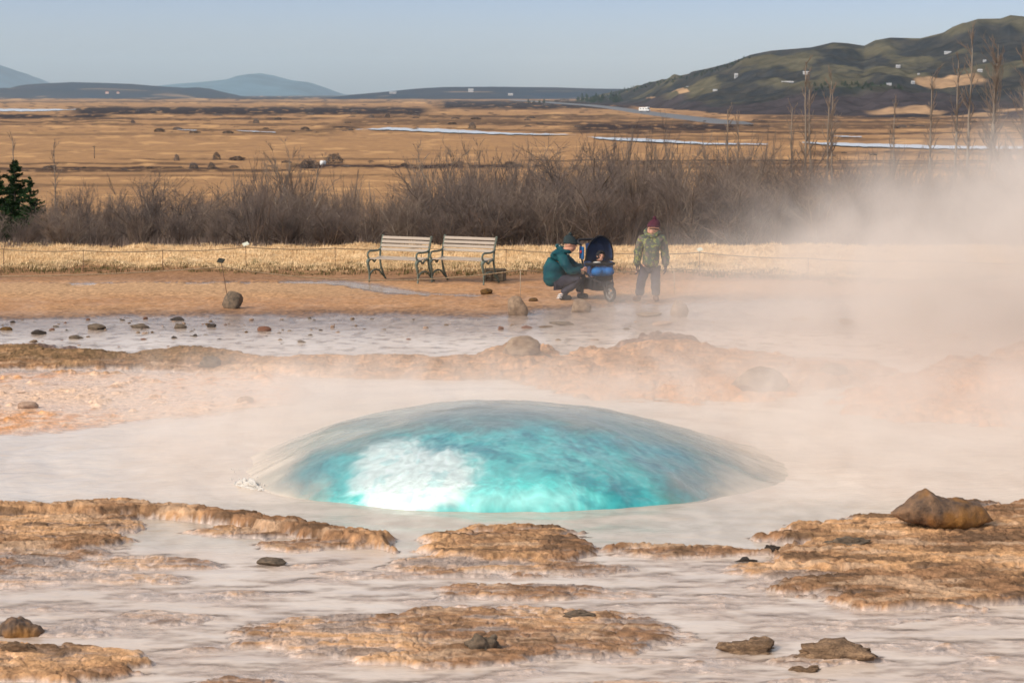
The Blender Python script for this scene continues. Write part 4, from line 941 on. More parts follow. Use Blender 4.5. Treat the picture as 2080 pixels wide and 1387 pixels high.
# --- pushchair and the infant in it
M_HOOD = mat('navy_hood', (.030, .060, .15), .8, .1, 10, .2, 30, col2=(.02, .04, .10)); M_BLUE = mat('bright_blue_cloth', (.02, .12, .28), .7, .1, 10, .2, 30, col2=(.015, .11, .33))
M_TYRE = mat('rubber', (.03, .03, .03), .9, .1, 20, .2, 50); M_FRAME = mat('black_frame', (.03, .03, .034), .45, .1, 20, 0); M_HUB = mat('grey_hub', (.20, .19, .18), .4, .1, 20, 0); M_REDC = mat('red_cloth', (.5, .05, .06), .7, .05, 20, 0)
p = on(1217, 609); st = empty('pushchair', p, R(14), label='dark three wheeled pushchair with navy hood and blue footmuff', cat='pushchair')
def part(name, f_, m_, parent=None, smooth=True):
    bm = bmesh.new(); f_(bm); return obj_bm(name, bm, m_, parent or st, smooth)
def wheel(x, y, r, w, rz=0):
    o = obj_bm('wheel', wheel_bm(r, w), M_TYRE, st); o.location = (x, y, r); o.rotation_euler = (0, 0, R(90) + rz)
    bm = bmesh.new()
    for k in range(5):
        a = k * 2 * math.pi / 5; tube(bm, [(0, 0, 0), (math.cos(a) * (r - w), 0, math.sin(a) * (r - w))], .012, 6)
    tube(bm, [(0, -.028, 0), (0, .028, 0)], .03, 12); tube(bm, [(math.cos(a) * (r - w), 0, math.sin(a) * (r - w)) for a in np.linspace(0, 2 * math.pi, 25)], .012, 6, caps=False)
    obj_bm('rim', bm, M_HUB, o)
wheel(.06, -.40, .135, .05, R(24)); wheel(-.21, .36, .15, .045); wheel(.23, .36, .15, .045)
def fr(bm):
    for s_ in (-1, 1):
        tube(bm, smooth_path([(s_ * .05 + .05, -.40, .16), (s_ * .09 + .03, -.34, .30), (s_ * .17, -.10, .36), (s_ * .20, .20, .52), (s_ * .19, .42, .74), (s_ * .16, .50, .84)], 4), .015, 8)
        tube(bm, [(s_ * .22, .36, .15), (s_ * .19, .12, .45)], .014, 8)
    tube(bm, [(-.23, .36, .15), (.25, .36, .15)], .012, 8); tube(bm, [(-.17, -.10, .36), (.17, -.10, .36)], .012, 8)
part('frame', fr, M_FRAME)
part('handle', lambda bm: tube(bm, smooth_path([(-.16, .50, .84), (-.19, .55, .89), (-.14, .58, .92), (.14, .58, .92), (.19, .55, .89), (.16, .50, .84)], 4), .02, 8), M_FRAME)
def hood(bm):
    rings = []
    for b_ in np.linspace(R(-8), R(112), 14):
        ring = []
        for a in np.linspace(0, math.pi, 25):
            x = math.cos(a) * .222; h = math.sin(a) ** .8 * .33
            ring.append(bm.verts.new((x * (1 - .10 * max(b_, 0)), .02 - h * math.sin(R(12)) + h * math.sin(max(b_, 0) * .9) * .85 + .04 * max(b_, 0), .62 + .07 * math.sin(a) + h * math.cos(b_ * .9))))
        rings.append(ring)
    for i in range(len(rings) - 1):
        for k in range(24): bm.faces.new((rings[i][k], rings[i][k + 1], rings[i + 1][k + 1], rings[i + 1][k]))
    bmesh.ops.recalc_face_normals(bm, faces=bm.faces); bmesh.ops.solidify(bm, geom=bm.faces[:], thickness=.012)
hd = part('hood', hood, M_HOOD)
def hrim(bm):
    P = [(math.cos(a) * .225, .02 - math.sin(a) ** .8 * .33 * math.sin(R(12)) - .01, .62 + .07 * math.sin(a) + math.sin(a) ** .8 * .33) for a in np.linspace(0, math.pi, 25)]
    tube(bm, P, .013, 8)
part('hood_rim', hrim, M_BLACK, hd)
part('side_panel', lambda bm: boxy(bm, (-.235, .20, .74), (.03, .20, .20), bev=.012), M_BLUE)
part('toy', lambda bm: ball(bm, (-.265, .14, .76), (.018, .018, .026)), M_REDC)
def seatf(bm):
    tube(bm, smooth_path([(0, -.16, .40), (0, -.02, .38), (0, .12, .44), (0, .22, .62), (0, .26, .84)], 4), [.18] * 8 + [.17] * 9, 14, 1.0, up=(1, 0, 0))
so_ = part('seat', lambda bm: [boxy(bm, (0, .20, .66), (.34, .05, .46), bev=.02), boxy(bm, (0, .02, .42), (.36, .36, .08), bev=.03), boxy(bm, (-.18, .05, .52), (.03, .34, .20), bev=.012), boxy(bm, (.18, .05, .52), (.03, .34, .20), bev=.012)], M_HOOD)
part('bumper_bar', lambda bm: tube(bm, smooth_path([(-.20, .06, .57), (-.20, -.12, .585), (-.12, -.20, .585), (.12, -.20, .585), (.20, -.12, .585), (.20, .06, .57)], 4), .026, 8), M_BLACK)
part('basket', lambda bm: [boxy(bm, (0, .10, .25), (.34, .42, .18), bev=.04), boxy(bm, (.0, -.13, .27), (.26, .16, .22), bev=.04), boxy(bm, (.02, -.17, .38), (.30, .10, .12), bev=.03)], M_BLACK)
def muff(bm):
    for x_ in (-.08, .09): ball(bm, (x_, -.18, .465), (.10, .11, .075), 20)
    ball(bm, (0, -.10, .46), (.17, .17, .095), 20)
mf = part('footmuff', muff, M_BLUE)
part('lining', lambda bm: ball(bm, (-.075, -.12, .60), (.07, .06, .022), 12), M_CREAM, mf)
part('fork', lambda bm: [tube(bm, [(.06 + s_ * .045, -.40, .135), (.06 + s_ * .04, -.37, .30)], .011, 6) for s_ in (-1, 1)] + [tube(bm, [(.02, -.37, .30), (.10, -.37, .30)], .013, 6)], M_FRAME)
part('mudguard', lambda bm: boxy(bm, (.03, -.24, .28), (.22, .26, .07), bev=.025), M_BLACK)
q = st.matrix_basis
bb_ = empty('person', p, R(14), label='infant in dark clothes sitting in the pushchair, only the face bare', cat='person')
hc = Vector((.015, -.02, .705)); f = Vector((.05, -1, .05)); up = Vector((.12, .1, 1)); HR = .062
nd = [(0, .06, .47, .08, .07), (0, .08, .56, .08, .065), (.01, .05, .63, .03, .03)]; ed = [(0, 1), (1, 2)]
head_nodes(nd, ed, 2, hc, f, up, HR)
for s_ in (-1, 1):
    w_ = limb(nd, ed, 1, [(s_ * .08, .06, .58, .028), (s_ * .11, -.02, .53, .024), (s_ * .06, -.09, .54, .016)]); hand_nodes(nd, ed, w_, (s_ * .06, -.09, .54), (-s_ * .4, -1, 0), (0, 0, 1), .45)
    limb(nd, ed, 0, [(s_ * .05, -.02, .48, .035), (s_ * .07, -.10, .485, .028), (s_ * .07, -.17, .485, .022), (s_ * .07, -.20, .485, .02)])
skin_obj('body', nd, ed, M_SKIN, bb_)
jj = [(0, .05, .46, .11, .10), (0, .07, .55, .12, .10), (.01, .04, .625, .075, .07)]; jje = [(0, 1), (1, 2)]
for s_ in (-1, 1): limb(jj, jje, 1, [(s_ * .09, .05, .58, .05), (s_ * .12, -.02, .54, .045), (s_ * .07, -.08, .545, .035)])
skin_obj('jacket', jj, jje, M_BLACK, bb_)
def bh(bm):
    rings = []
    for t in np.linspace(.0, 1, 9):
        r = math.sin(R(38) + t * R(142)) * HR * 1.22; y = -math.cos(R(38) + t * R(142)) * HR * 1.22
        rings.append([bm.verts.new(hc + Vector((math.cos(a) * r, y, math.sin(a) * r * 1.08 + .01))) for a in np.linspace(0, 2 * math.pi, 25)[:-1]])
    for i in range(8):
        for k in range(24): bm.faces.new((rings[i][k], rings[i][(k + 1) % 24], rings[i + 1][(k + 1) % 24], rings[i + 1][k]))
part('hood', bh, M_BLACK, bb_)
for s_ in (-1, 1): part('eye', lambda bm: ball(bm, hc + Vector((s_ * .022, -HR * .93, .004)), .008, 8), M_EYE, bb_)

# ------------------------------------------------------------------ bare shrubs and trees
def raw_mesh(name, V_, F_, material):
    V_ = np.asarray(V_, np.float32).reshape(-1, 3); F_ = np.asarray(F_, np.int32); k = F_.shape[1]
    me = bpy.data.meshes.new(name); me.vertices.add(len(V_)); me.vertices.foreach_set('co', V_.ravel())
    me.loops.add(F_.size); me.loops.foreach_set('vertex_index', F_.ravel())
    me.polygons.add(len(F_)); me.polygons.foreach_set('loop_start', np.arange(0, F_.size, k, dtype=np.int32)); me.polygons.foreach_set('use_smooth', np.ones(len(F_), bool))
    me.update(calc_edges=True); me.materials.append(material); return me
def sticks(name, S, material, sides=3):
    """S: list of (p0, p1, r0, r1); every stick a three sided spar, all in one mesh"""
    A = np.array([s_[0] for s_ in S]); B = np.array([s_[1] for s_ in S]); r0 = np.array([s_[2] for s_ in S]); r1 = np.array([s_[3] for s_ in S])
    d = B - A; d /= np.linalg.norm(d, axis=1, keepdims=True) + 1e-9
    ref = np.where(np.abs(d[:, 2:3]) < .9, np.array([[0, 0, 1.]]), np.array([[1., 0, 0]])); s1 = np.cross(d, ref); s1 /= np.linalg.norm(s1, axis=1, keepdims=True); s2 = np.cross(d, s1)
    V_ = []
    for P, r in ((A, r0), (B, r1)):
        for k in range(sides):
            a = 2 * math.pi * k / sides; V_.append(P + (s1 * math.cos(a) + s2 * math.sin(a)) * r[:, None])
    V_ = np.stack(V_, 1); n_ = len(S); base = np.arange(n_)[:, None] * 2 * sides
    F_ = np.concatenate([base + np.array([[k, (k + 1) % sides, sides + (k + 1) % sides, sides + k]]) for k in range(sides)])
    return raw_mesh(name, V_, F_, material)
RMIN = .0016
def grow(rnd, p, d, L, r, lev, main, fine, maxlev, up=.25, spread=.6, n_seg=4, kids=3):
    seg = L / n_seg; q = Vector(p); d = Vector(d)
    for i in range(n_seg):
        d = (d + Vector((rnd.gauss(0, .13), rnd.gauss(0, .13), rnd.gauss(0, .08) + up * .12))).normalized()
        q2 = q + d * seg; ra = r * (1 - .75 * i / n_seg); rb = r * (1 - .75 * (i + 1) / n_seg)
        (main if lev == 0 else fine).append((tuple(q), tuple(q2), ra, rb))
        if lev < maxlev and (i > 0 or lev > 0):
            for _ in range(kids if lev == 0 else (2 if lev < maxlev - 1 else 3)):
                if rnd.random() < .85:
                    a = Vector((rnd.gauss(0, 1), rnd.gauss(0, 1), rnd.gauss(0, .4))).normalized()
                    nd_ = (d * (1 - spread * .5) + a * spread + Vector((0, 0, up))).normalized()
                    grow(rnd, q2.lerp(q, rnd.random()), nd_, L * rnd.uniform(.32, .55) * (1 - .4 * i / n_seg), max(ra * .5, RMIN), lev + 1, main, fine, maxlev, up, spread, 3, kids)
        q = q2
M_TWIG = mat('bare_twigs', (.30, .23, .175), .9, .2, 3, 0, col2=(.15, .11, .09))
M_TWIG2 = mat('purple_brown_twigs', (.22, .165, .135), .9, .2, 3, 0, col2=(.10, .08, .072))
M_STEM = mat('pale_birch_stem', (.33, .27, .21), .85, .2, 4, .2, 20, col2=(.15, .115, .09))
M_STEM2 = mat('brown_stem', (.17, .125, .09), .9, .2, 4, .2, 20, col2=(.10, .07, .055))
protos = []
for i in range(11):
    rnd = random.Random(900 + i); main, fine = [], []
    if i < 7:      # wide shrub, many stems from the base
        for k in range(rnd.randint(7, 10)):
            a = rnd.uniform(0, 6.28); lean = rnd.uniform(.08, .62)
            grow(rnd, (math.cos(a) * .05, math.sin(a) * .05, -.06), (math.cos(a) * lean, math.sin(a) * lean, 1), rnd.uniform(.55, .88), rnd.uniform(.008, .014), 0, main, fine, 2, .14, .66, 6, 5)
    else:          # slender upright stems close together
        for k in range(rnd.randint(5, 9)):
            grow(rnd, (rnd.gauss(0, .10), rnd.gauss(0, .10), -.06), (rnd.gauss(0, .07), rnd.gauss(0, .07), 1), rnd.uniform(.65, 1.0), .008, 0, main, fine, 2, .55, .33, 6, 3)
    zmax = max(s_[1][2] for s_ in main + fine); k = 1 / zmax
    sc_l = lambda L_: [((a[0] * k, a[1] * k, a[2] * k), (b_[0] * k, b_[1] * k, b_[2] * k), r0, r1) for a, b_, r0, r1 in L_]
    protos.append((sticks('stem', sc_l(main), M_STEM if i in (0, 3, 5) else M_STEM2, 4), sticks('twigs', sc_l(fine), M_TWIG if i % 2 else M_TWIG2)))
TOPS = [(-400, 400), (0, 412), (90, 408), (150, 388), (230, 396), (300, 376), (345, 366), (400, 385), (470, 362), (540, 345), (600, 330), (650, 335), (720, 352), (800, 362), (850, 352), (900, 318), (930, 300), (1000, 312), (1050, 318), (1090, 308), (1160, 300), (1240, 322), (1330, 296), (1400, 318), (1480, 300), (1560, 312), (1640, 318), (1800, 322), (2000, 330), (2500, 330)]
GROUPS = [(-400, 130, 'bare shrub in the thicket below the young spruces'), (130, 420, 'bare shrub in the thicket behind the left bank'), (420, 700, 'bare shrub in the thicket left of the benches'),
          (700, 1050, 'bare shrub in the thicket behind the two benches'), (1050, 1280, 'bare shrub in the thicket behind the pushchair'), (1280, 1600, 'bare shrub in the thicket behind the standing child'),
          (1600, 1880, 'bare shrub in steam right of the child'), (1880, 2600, 'bare shrub deep in the steam at the right edge')]
def copy_tree(o, parent=None):
    c_ = o.copy(); COL.objects.link(c_); c_.parent = parent
    for ch in list(o.children): copy_tree(ch, c_)
    return c_
base = []
for k, (ms, mt_) in enumerate(protos):
    o = bpy.data.objects.new('birch_shrub' if k < 7 else 'upright_shrub', ms); COL.objects.link(o)
    tw = bpy.data.objects.new('twigs', mt_); COL.objects.link(tw); tw.parent = o; base.append(o)
used_b = set()
def put_shrub(k, u, d, ztop, wid, rz, label, group, cat='shrub'):
    x = (u - 1040) / FPX * d; zb = tz(x, d); h = max(ztop - zb, .5)
    o = base[k] if k not in used_b else copy_tree(base[k]); used_b.add(k)
    o.location = (x, d, zb - .02); o.rotation_euler = (0, 0, rz); o.scale = (h * wid, h * wid, h)
    tag(o, label, cat, group)
rnd = random.Random(77); NS = 292; shrubs = []
for i in range(NS):
    u = -330 + 2780 * ((i * .6180339) % 1.0) + rnd.uniform(-6, 6)
    band = i % 4
    d = [rnd.uniform(40.9, 43.5), rnd.uniform(43.5, 49), rnd.uniform(49, 60), rnd.uniform(58, 74)][band]
    vt = float(poly_y(u, TOPS)) - 10 - (12 if u > 1150 else 0) + 44 * MN.noise(Vector((u * .013, band * 5.3, 1))); vt += [rnd.uniform(20, 85), rnd.uniform(5, 60), rnd.uniform(-10, 35), rnd.uniform(-60 if u > 860 else -35, 15)][band]
    k = rnd.randrange(7) if band < 3 and rnd.random() < .7 else rnd.randrange(7, 11)
    if 180 < u < 430 or u < 150: k = rnd.randrange(7) if rnd.random() < .5 else rnd.randrange(7, 11)
    x = (u - 1040) / FPX * d
    g = next(g for g in GROUPS if g[0] <= u < g[1] + 1) if u < 2600 else GROUPS[-1]
    lab = g[2].replace('in the thicket ', '').replace('bare shrub', ('pale ' if k in (0, 3, 5) else 'dark ' if k % 2 == 0 else 'brown ') + ('wide shrub' if k < 7 else 'slender shrub')) + [', front row', ', second row', ', third row', ', rearmost'][band]
    shrubs.append((lab, u, k, d, CH - (vt - 190) / FPX * d, rnd.uniform(1.0, 1.5) if k < 7 else rnd.uniform(.8, 1.2), rnd.uniform(0, 6.28)))
ORD = ['leftmost', 'second', 'third', 'fourth', 'fifth', 'sixth', 'seventh', 'eighth', 'ninth', 'tenth']
shrubs.sort(key=lambda q: (q[0], q[1])); prev_l, c_o = None, 0
for lab, u, k, d, zt_, w_, rz_ in shrubs:
    c_o = c_o + 1 if lab == prev_l else 0; prev_l = lab; many = sum(q[0] == lab for q in shrubs) > 1
    put_shrub(k, u, d, zt_, w_, rz_, lab + (', leftmost' if many and c_o == 0 else f', {ORD[c_o]} from left' if many else ''), 'thicket of bare shrubs')
# pale single trees that stand out of the thicket
def tree_mesh(seed, kind):
    global RMIN
    RMIN = .0016 if kind == 'birch' else .0009
    rnd = random.Random(seed); main, fine = [], []
    if kind == 'poplar':
        q = Vector((0, 0, -.02)); d = Vector((0, 0, 1)); n_ = 22; fork = rnd.random() < .4
        for i in range(n_):
            d = (d + Vector((rnd.gauss(0, .02), rnd.gauss(0, .02), .3))).normalized(); q2 = q + d * (1.0 / n_)
            main.append((tuple(q), tuple(q2), .0078 * (1 - .85 * i / n_), .0078 * (1 - .85 * (i + 1) / n_)))
            if i > 3:
                for _ in range(2):
                    a = rnd.uniform(0, 6.28); grow(rnd, q2.lerp(q, rnd.random()), (math.cos(a) * .38, math.sin(a) * .38, 1), rnd.uniform(.07, .16) * (1.1 - .6 * i / n_), .0016, 1, main, fine, 2, .4, .3, 4, 2)
            q = q2
    elif kind == 'fork':
        for sx in (-1, 1):
            pts = smooth_path([(0, 0, -.02), (0, 0, .30), (sx * .02, 0, .42), (sx * .055, 0, .52), (sx * .06, 0, .75), (sx * .05, 0, .98)], 5)
            for i in range(len(pts) - 1):
                ra = .011 * (1 - .85 * i / len(pts)); main.append((tuple(pts[i]), tuple(pts[i + 1]), ra, ra * .96))
                if i > 8:
                    for _ in range(4):
                        a = rnd.uniform(0, 6.28); grow(rnd, pts[i], (math.cos(a) * .5, math.sin(a) * .5, 1), rnd.uniform(.08, .15), .0016, 1, main, fine, 2, .4, .3, 4, 2)
    else:
        for k in range(3 if kind == 'birch' else 2):
            grow(rnd, (rnd.gauss(0, .02), 0, -.02), (rnd.uniform(-.45, .45), rnd.uniform(-.3, .3), 1), rnd.uniform(.75, .95), .014, 0, main, fine, 3, .2, .5, 7, 2)
    zmax = max(s_[1][2] for s_ in main + fine); k = 1 / zmax
    sc_l = lambda L_: [(tuple(np.array(a) * k), tuple(np.array(b_) * k), r0, r1) for a, b_, r0, r1 in L_]
    return sticks('trunk', sc_l(main), M_STEM, 6), sticks('twigs', sc_l(fine), M_TWIG)
def put_tree(name, seed, kind, u, d, vtop, label, wid=1.0, group=None):
    a, b_ = tree_mesh(seed, kind); x = (u - 1040) / FPX * d; zb = tz(x, d); h = CH - (vtop - 190) / FPX * d - zb
    r_ = empty(name, (x, d, zb), random.Random(seed).uniform(-.3, .3), label=label, cat='tree', group=group); r_.scale = (h * wid, h * wid, h)
    for nm, me in (('trunk', a), ('crown', b_)):
        o = bpy.data.objects.new(nm, me); link(o, r_)
for a in [
    ('poplar_tree', 1, 'poplar', 1631, 84, 112, 'leftmost tall bare poplar of the group before the hillside, right of the child'), ('poplar_tree', 2, 'poplar', 1652, 88, 150, 'bare poplar close right of the leftmost tall one'),
    ('poplar_tree', 3, 'poplar', 1678, 84, 130, 'tall bare poplar right of middle in the left hand poplar group'), ('poplar_tree', 4, 'poplar', 1688, 90, 165, 'thin bare poplar at the right of the left hand poplar group'),
    ('poplar_tree', 5, 'poplar', 1884, 80, 128, 'slim lone poplar left of the right hand group'), ('poplar_tree', 6, 'poplar', 1937, 78, 105, 'bare poplar second from the left in the right hand group'),
    ('poplar_tree', 7, 'poplar', 1960, 74, 42, 'tallest bare poplar, reaching over the hillside skyline'), ('poplar_tree', 8, 'poplar', 2007, 76, 70, 'tall bare poplar left of the forked one'),
    ('forked_tree', 9, 'fork', 2046, 72, 58, 'tall bare tree with a forked pale trunk at the right edge'), ('poplar_tree', 10, 'poplar', 1814, 92, 190, 'low faint poplar in the gap between the two groups'),
    ('poplar_tree', 11, 'poplar', 1481, 84, 205, 'short bare poplar standing alone left of the left hand poplar group'), ('poplar_tree', 12, 'poplar', 1496, 86, 222, 'thin bare poplar just right of the short lone one'),
    ('poplar_tree', 21, 'poplar', 1610, 88, 196, 'small bare poplar at the left foot of the left hand group'), ('poplar_tree', 22, 'poplar', 2075, 82, 150, 'bare poplar cut by the right edge of the view'),
    ('birch_tree', 13, 'birch', 593, 66, 274, 'spreading bare birch rising over the thicket left of the benches'), ('birch_tree', 14, 'birch', 650, 46, 372, 'pale leaning birch with open limbs at the thicket edge, left of the benches'),
    ('birch_tree', 15, 'birch', 520, 50, 352, 'bare birch above the cream info plate'), ('birch_tree', 16, 'birch', 905, 60, 268, 'dense topped bare birch above the first bench'),
    ('birch_tree', 17, 'birch', 990, 64, 276, 'bare birch above the second bench'), ('birch_tree', 18, 'birch', 1456, 46, 352, 'pale trunked birch right of the standing child'),
    ('birch_tree', 19, 'birch', 1520, 45, 392, 'pale crooked birch stem second right of the standing child'), ('birch_tree', 20, 'birch', 1345, 64, 262, 'bare birch behind the standing child, reaching the river'),
    ('birch_tree', 23, 'birch', 1680, 46, 400, 'small pale birch in steam below the left hand poplars'), ('birch_tree', 24, 'birch', 105, 45, 405, 'small grey birch below the young spruces'),
    ('poplar_tree', 25, 'poplar', 28, 70, 262, 'thin faint poplar above the young spruce'), ('poplar_tree', 26, 'poplar', 112, 74, 280, 'thin faint poplar right of the young spruces'),
]:
    put_tree(*a[:7], wid=1.35 if a[2] != 'birch' else 1.0, group='bare poplars on the right' if a[2] == 'poplar' and a[3] > 1400 else None)

# conifers
M_NEEDLE = mat('spruce_needles', (.030, .062, .018), .9, .2, 5, 0, col2=(.012, .028, .012))
def conifer(seed, n_lev, dens, blade):
    rnd = random.Random(seed); S = [((0, 0, -.03), (0, 0, .97), .02, .003)]; V_, F_ = [], []
    for i in range(n_lev):
        t = (i + rnd.random() * .6) / n_lev; z0 = .08 + .88 * t; L = .34 * (1 - t) ** .85 * rnd.uniform(.7, 1.15) + .02
        for k in range(rnd.randint(4, 7)):
            a = rnd.uniform(0, 6.28); L2 = L * rnd.uniform(.6, 1.2); d = Vector((math.cos(a), math.sin(a), rnd.uniform(.0, .45))); S.append(((0, 0, z0), tuple(Vector((0, 0, z0)) + d * L2), .004, .001))
            for m_ in range(int(dens * (.4 + L2 * 3))):
                q = Vector((0, 0, z0)) + d * L2 * rnd.uniform(.15, 1.05); b1 = Vector((rnd.gauss(0, 1), rnd.gauss(0, 1), rnd.gauss(-.2, .7))).normalized() * blade * rnd.uniform(.5, 1.2); b2 = b1.cross(Vector((rnd.random(), rnd.random(), rnd.random()))).normalized() * blade * .28
                j_ = len(V_); V_ += [q - b2, q + b2, q + b1]; F_.append((j_, j_ + 1, j_ + 2))
    j_ = len(V_); V_ += [Vector((-.006, 0, .93)), Vector((.006, 0, .93)), Vector((0, 0, 1.0))]; F_.append((j_, j_ + 1, j_ + 2))
    return sticks('trunk', S, M_STEM2), raw_mesh('crown', [tuple(v) for v in V_], F_, M_NEEDLE)
def put_conifer(u, d, vtop, wid, seed, label):
    a, b_ = conifer(seed, 26, 80, .034); x = (u - 1040) / FPX * d; zb = tz(x, d); h = CH - (vtop - 190) / FPX * d - zb
    r_ = empty('spruce_tree', (x, d, zb), seed, label=label, cat='tree'); r_.scale = (h * wid, h * wid, h)
    for nm, me in (('trunk', a), ('crown', b_)): o = bpy.data.objects.new(nm, me); link(o, r_)
put_conifer(32, 54, 318, .95, 1, 'young dark green spruce rising over the thicket at the left edge')
put_conifer(-8, 56, 318, .8, 2, 'dark spruce cut off by the left edge of the view')
put_conifer(62, 53, 352, .75, 3, 'lower dark spruce leaning out right of the tall young spruce')
mini = [conifer(50 + i, 9, 9, .11) for i in range(4)]
conif = []
def small_tree(i, loc, h, wid, label, group):
    o = bpy.data.objects.new('conifer_tree', mini[i % 4][1]); link(o); o.location = loc; o.scale = (h * wid, h * wid, h); o.rotation_euler = (0, 0, i * 1.7); tag(o, label, 'tree', group); conif.append((o, label, 1040 + loc[0] / loc[1] * FPX))
rnd = random.Random(31); i = 0
for _ in range(74):
    u = 1205 + 315 * ((_ * .6180339) % 1); v = float(poly_y(u, HS)) + rnd.uniform(1, 9); p = hill_at(u, v + 1.5); i += 1
    small_tree(i, p - Vector((0, 0, .4)), rnd.uniform(5, 9) * p.y / FPX * 1.0, rnd.uniform(.9, 1.5), ('small dark conifer ' + ['at the lowest end', 'low down', 'in the lower middle', 'in the middle', 'in the upper middle', 'high up', 'at the top end'][min(6, int((u - 1205) / 45))] + ' of the hillside shoulder'), 'conifers on the shoulder of the hillside')
for _ in range(30):
    u = rnd.uniform(1166, 1262); p = hill_at(max(u, 1172), rnd.uniform(203, 210)); i += 1
    small_tree(i, (p.x, p.y, p.z - .4), rnd.uniform(9, 17) * p.y / FPX, rnd.uniform(1, 1.5), 'dark conifer in the clump by the road, ' + ['left part', 'centre', 'right part'][min(2, int((u - 1166) / 32))], 'conifer clump by the road')
for _ in range(9):
    u = rnd.uniform(1070, 1112); p = plain_at(u, 210); i += 1
    small_tree(i, p, rnd.uniform(5, 9) * p.y / FPX, 1.3, 'tiny conifer in the row left of the hillside foot', 'row of tiny conifers on the plain')
for _ in range(46):
    u = 1650 + 180 * ((_ * .6180339) % 1); p = hill_at(u, rnd.uniform(172, 184)); i += 1
    small_tree(i, p - Vector((0, 0, .4)), rnd.uniform(6, 10) * p.y / FPX, 1.5, 'green conifer at the ' + ['left end', 'left part', 'middle', 'right part', 'right end'][min(4, int((u - 1650) / 36))] + ' of the hillside plantation', 'plantation on the hillside')
# low bushes on the plain
bushes = []
for i in range(5):
    rnd = random.Random(70 + i); V_, F_ = [], []
    for k in range(900):
        a = rnd.uniform(0, 6.28); el = math.asin(rnd.random()); rr = rnd.uniform(.5, 1) ** .4 * (1 + .25 * MN.noise(Vector((math.cos(a) * 2 + i * 5, math.sin(a) * 2, el * 2))))
        q = Vector((math.cos(a) * math.cos(el) * .5 * rr, math.sin(a) * math.cos(el) * .5 * rr, math.sin(el) * .9 * rr)); b1 = Vector((rnd.gauss(0, 1), rnd.gauss(0, 1), abs(rnd.gauss(0, 1)))).normalized() * .13; b2 = b1.cross(Vector((rnd.random(), rnd.random(), .3))).normalized() * .022
        j_ = len(V_); V_ += [tuple(q - b2), tuple(q + b2), tuple(q + b1)]; F_.append((j_, j_ + 1, j_ + 2))
    bushes.append(raw_mesh('bush', V_, F_, M_TWIG2))
FB = [(679, 333, 38, 20, 'big round dark bush alone on the plain beside the white bale'), (481, 326, 36, 9, 'low wide dark bush left of the big round one'), (440, 325, 20, 16, 'peaked bush right of the thin post shrub'), (359, 327, 12, 14, 'small upright bush on the near plain, left'),
      (393, 343, 22, 13, 'rounded bush in the ditch line below the peaked bush'), (430, 343, 20, 13, 'rounded bush right next to the other ditch bush'), (100, 345, 30, 9, 'low bush on the ditch line above the spruces'), (625, 342, 34, 18, 'loose bush on the ditch line left of the white bale'),
      (787, 239, 14, 8, 'round bush on the far plain, right one of a pair'), (755, 240, 12, 7, 'round bush on the far plain, left one of a pair'), (520, 251, 14, 9, 'dark bush on the middle plain, left of centre'), (270, 250, 11, 6, 'dark bush on the middle plain, far left'),
      (959, 262, 18, 13, 'bush on the bank beyond the middle river reach'), (565, 244, 16, 6, 'flat dark bush on the middle plain')]
for i, (u, v, w, h, lab) in enumerate(FB):
    p = plain_at(u, v); s = p.y / FPX; o = bpy.data.objects.new('bush', bushes[i % 5]); link(o); o.location = p; o.scale = (w * s, w * s * .8, h * s * 1.1); o.rotation_euler = (0, 0, i); tag(o, lab, 'bush', 'bushes on the plain')
rnd = random.Random(12); fbush = []
for i in range(128):
    bnd = rnd.choice([(640, 1110, 240, 262), (1120, 1560, 244, 268), (1380, 2300, 246, 262), (880, 1180, 205, 222), (150, 900, 220, 236), (560, 1100, 328, 340), (-200, 640, 338, 348), (1500, 2300, 304, 318), (300, 900, 262, 272)])
    u = rnd.uniform(bnd[0], bnd[1]); v = rnd.uniform(bnd[2], bnd[3]); p = plain_at(u, v); s = p.y / FPX; w = rnd.uniform(6, 26); o = bpy.data.objects.new('bush', bushes[i % 5]); link(o)
    o.location = p; o.scale = (w * s, w * s * .8, w * rnd.uniform(.12, .32) * s); o.rotation_euler = (0, 0, i)
    where = 'far' if v < 238 else ('middle' if v < 275 else 'near'); side_ = next(q[1] for q in ((200, 'at far left'), (450, 'above the diamond plate'), (700, 'left of the benches'), (900, 'above the first bench'), (1100, 'above the second bench'), (1300, 'above the people'), (1600, 'left of the tall poplars'), (9999, 'among the poplars')) if u < q[0])
    tag(o, 'x', 'bush', 'bushes on the plain'); fbush.append((o, f'small dark scrub bush on the {where} plain, {side_}', u))

ordinals(fbush); ordinals(conif)
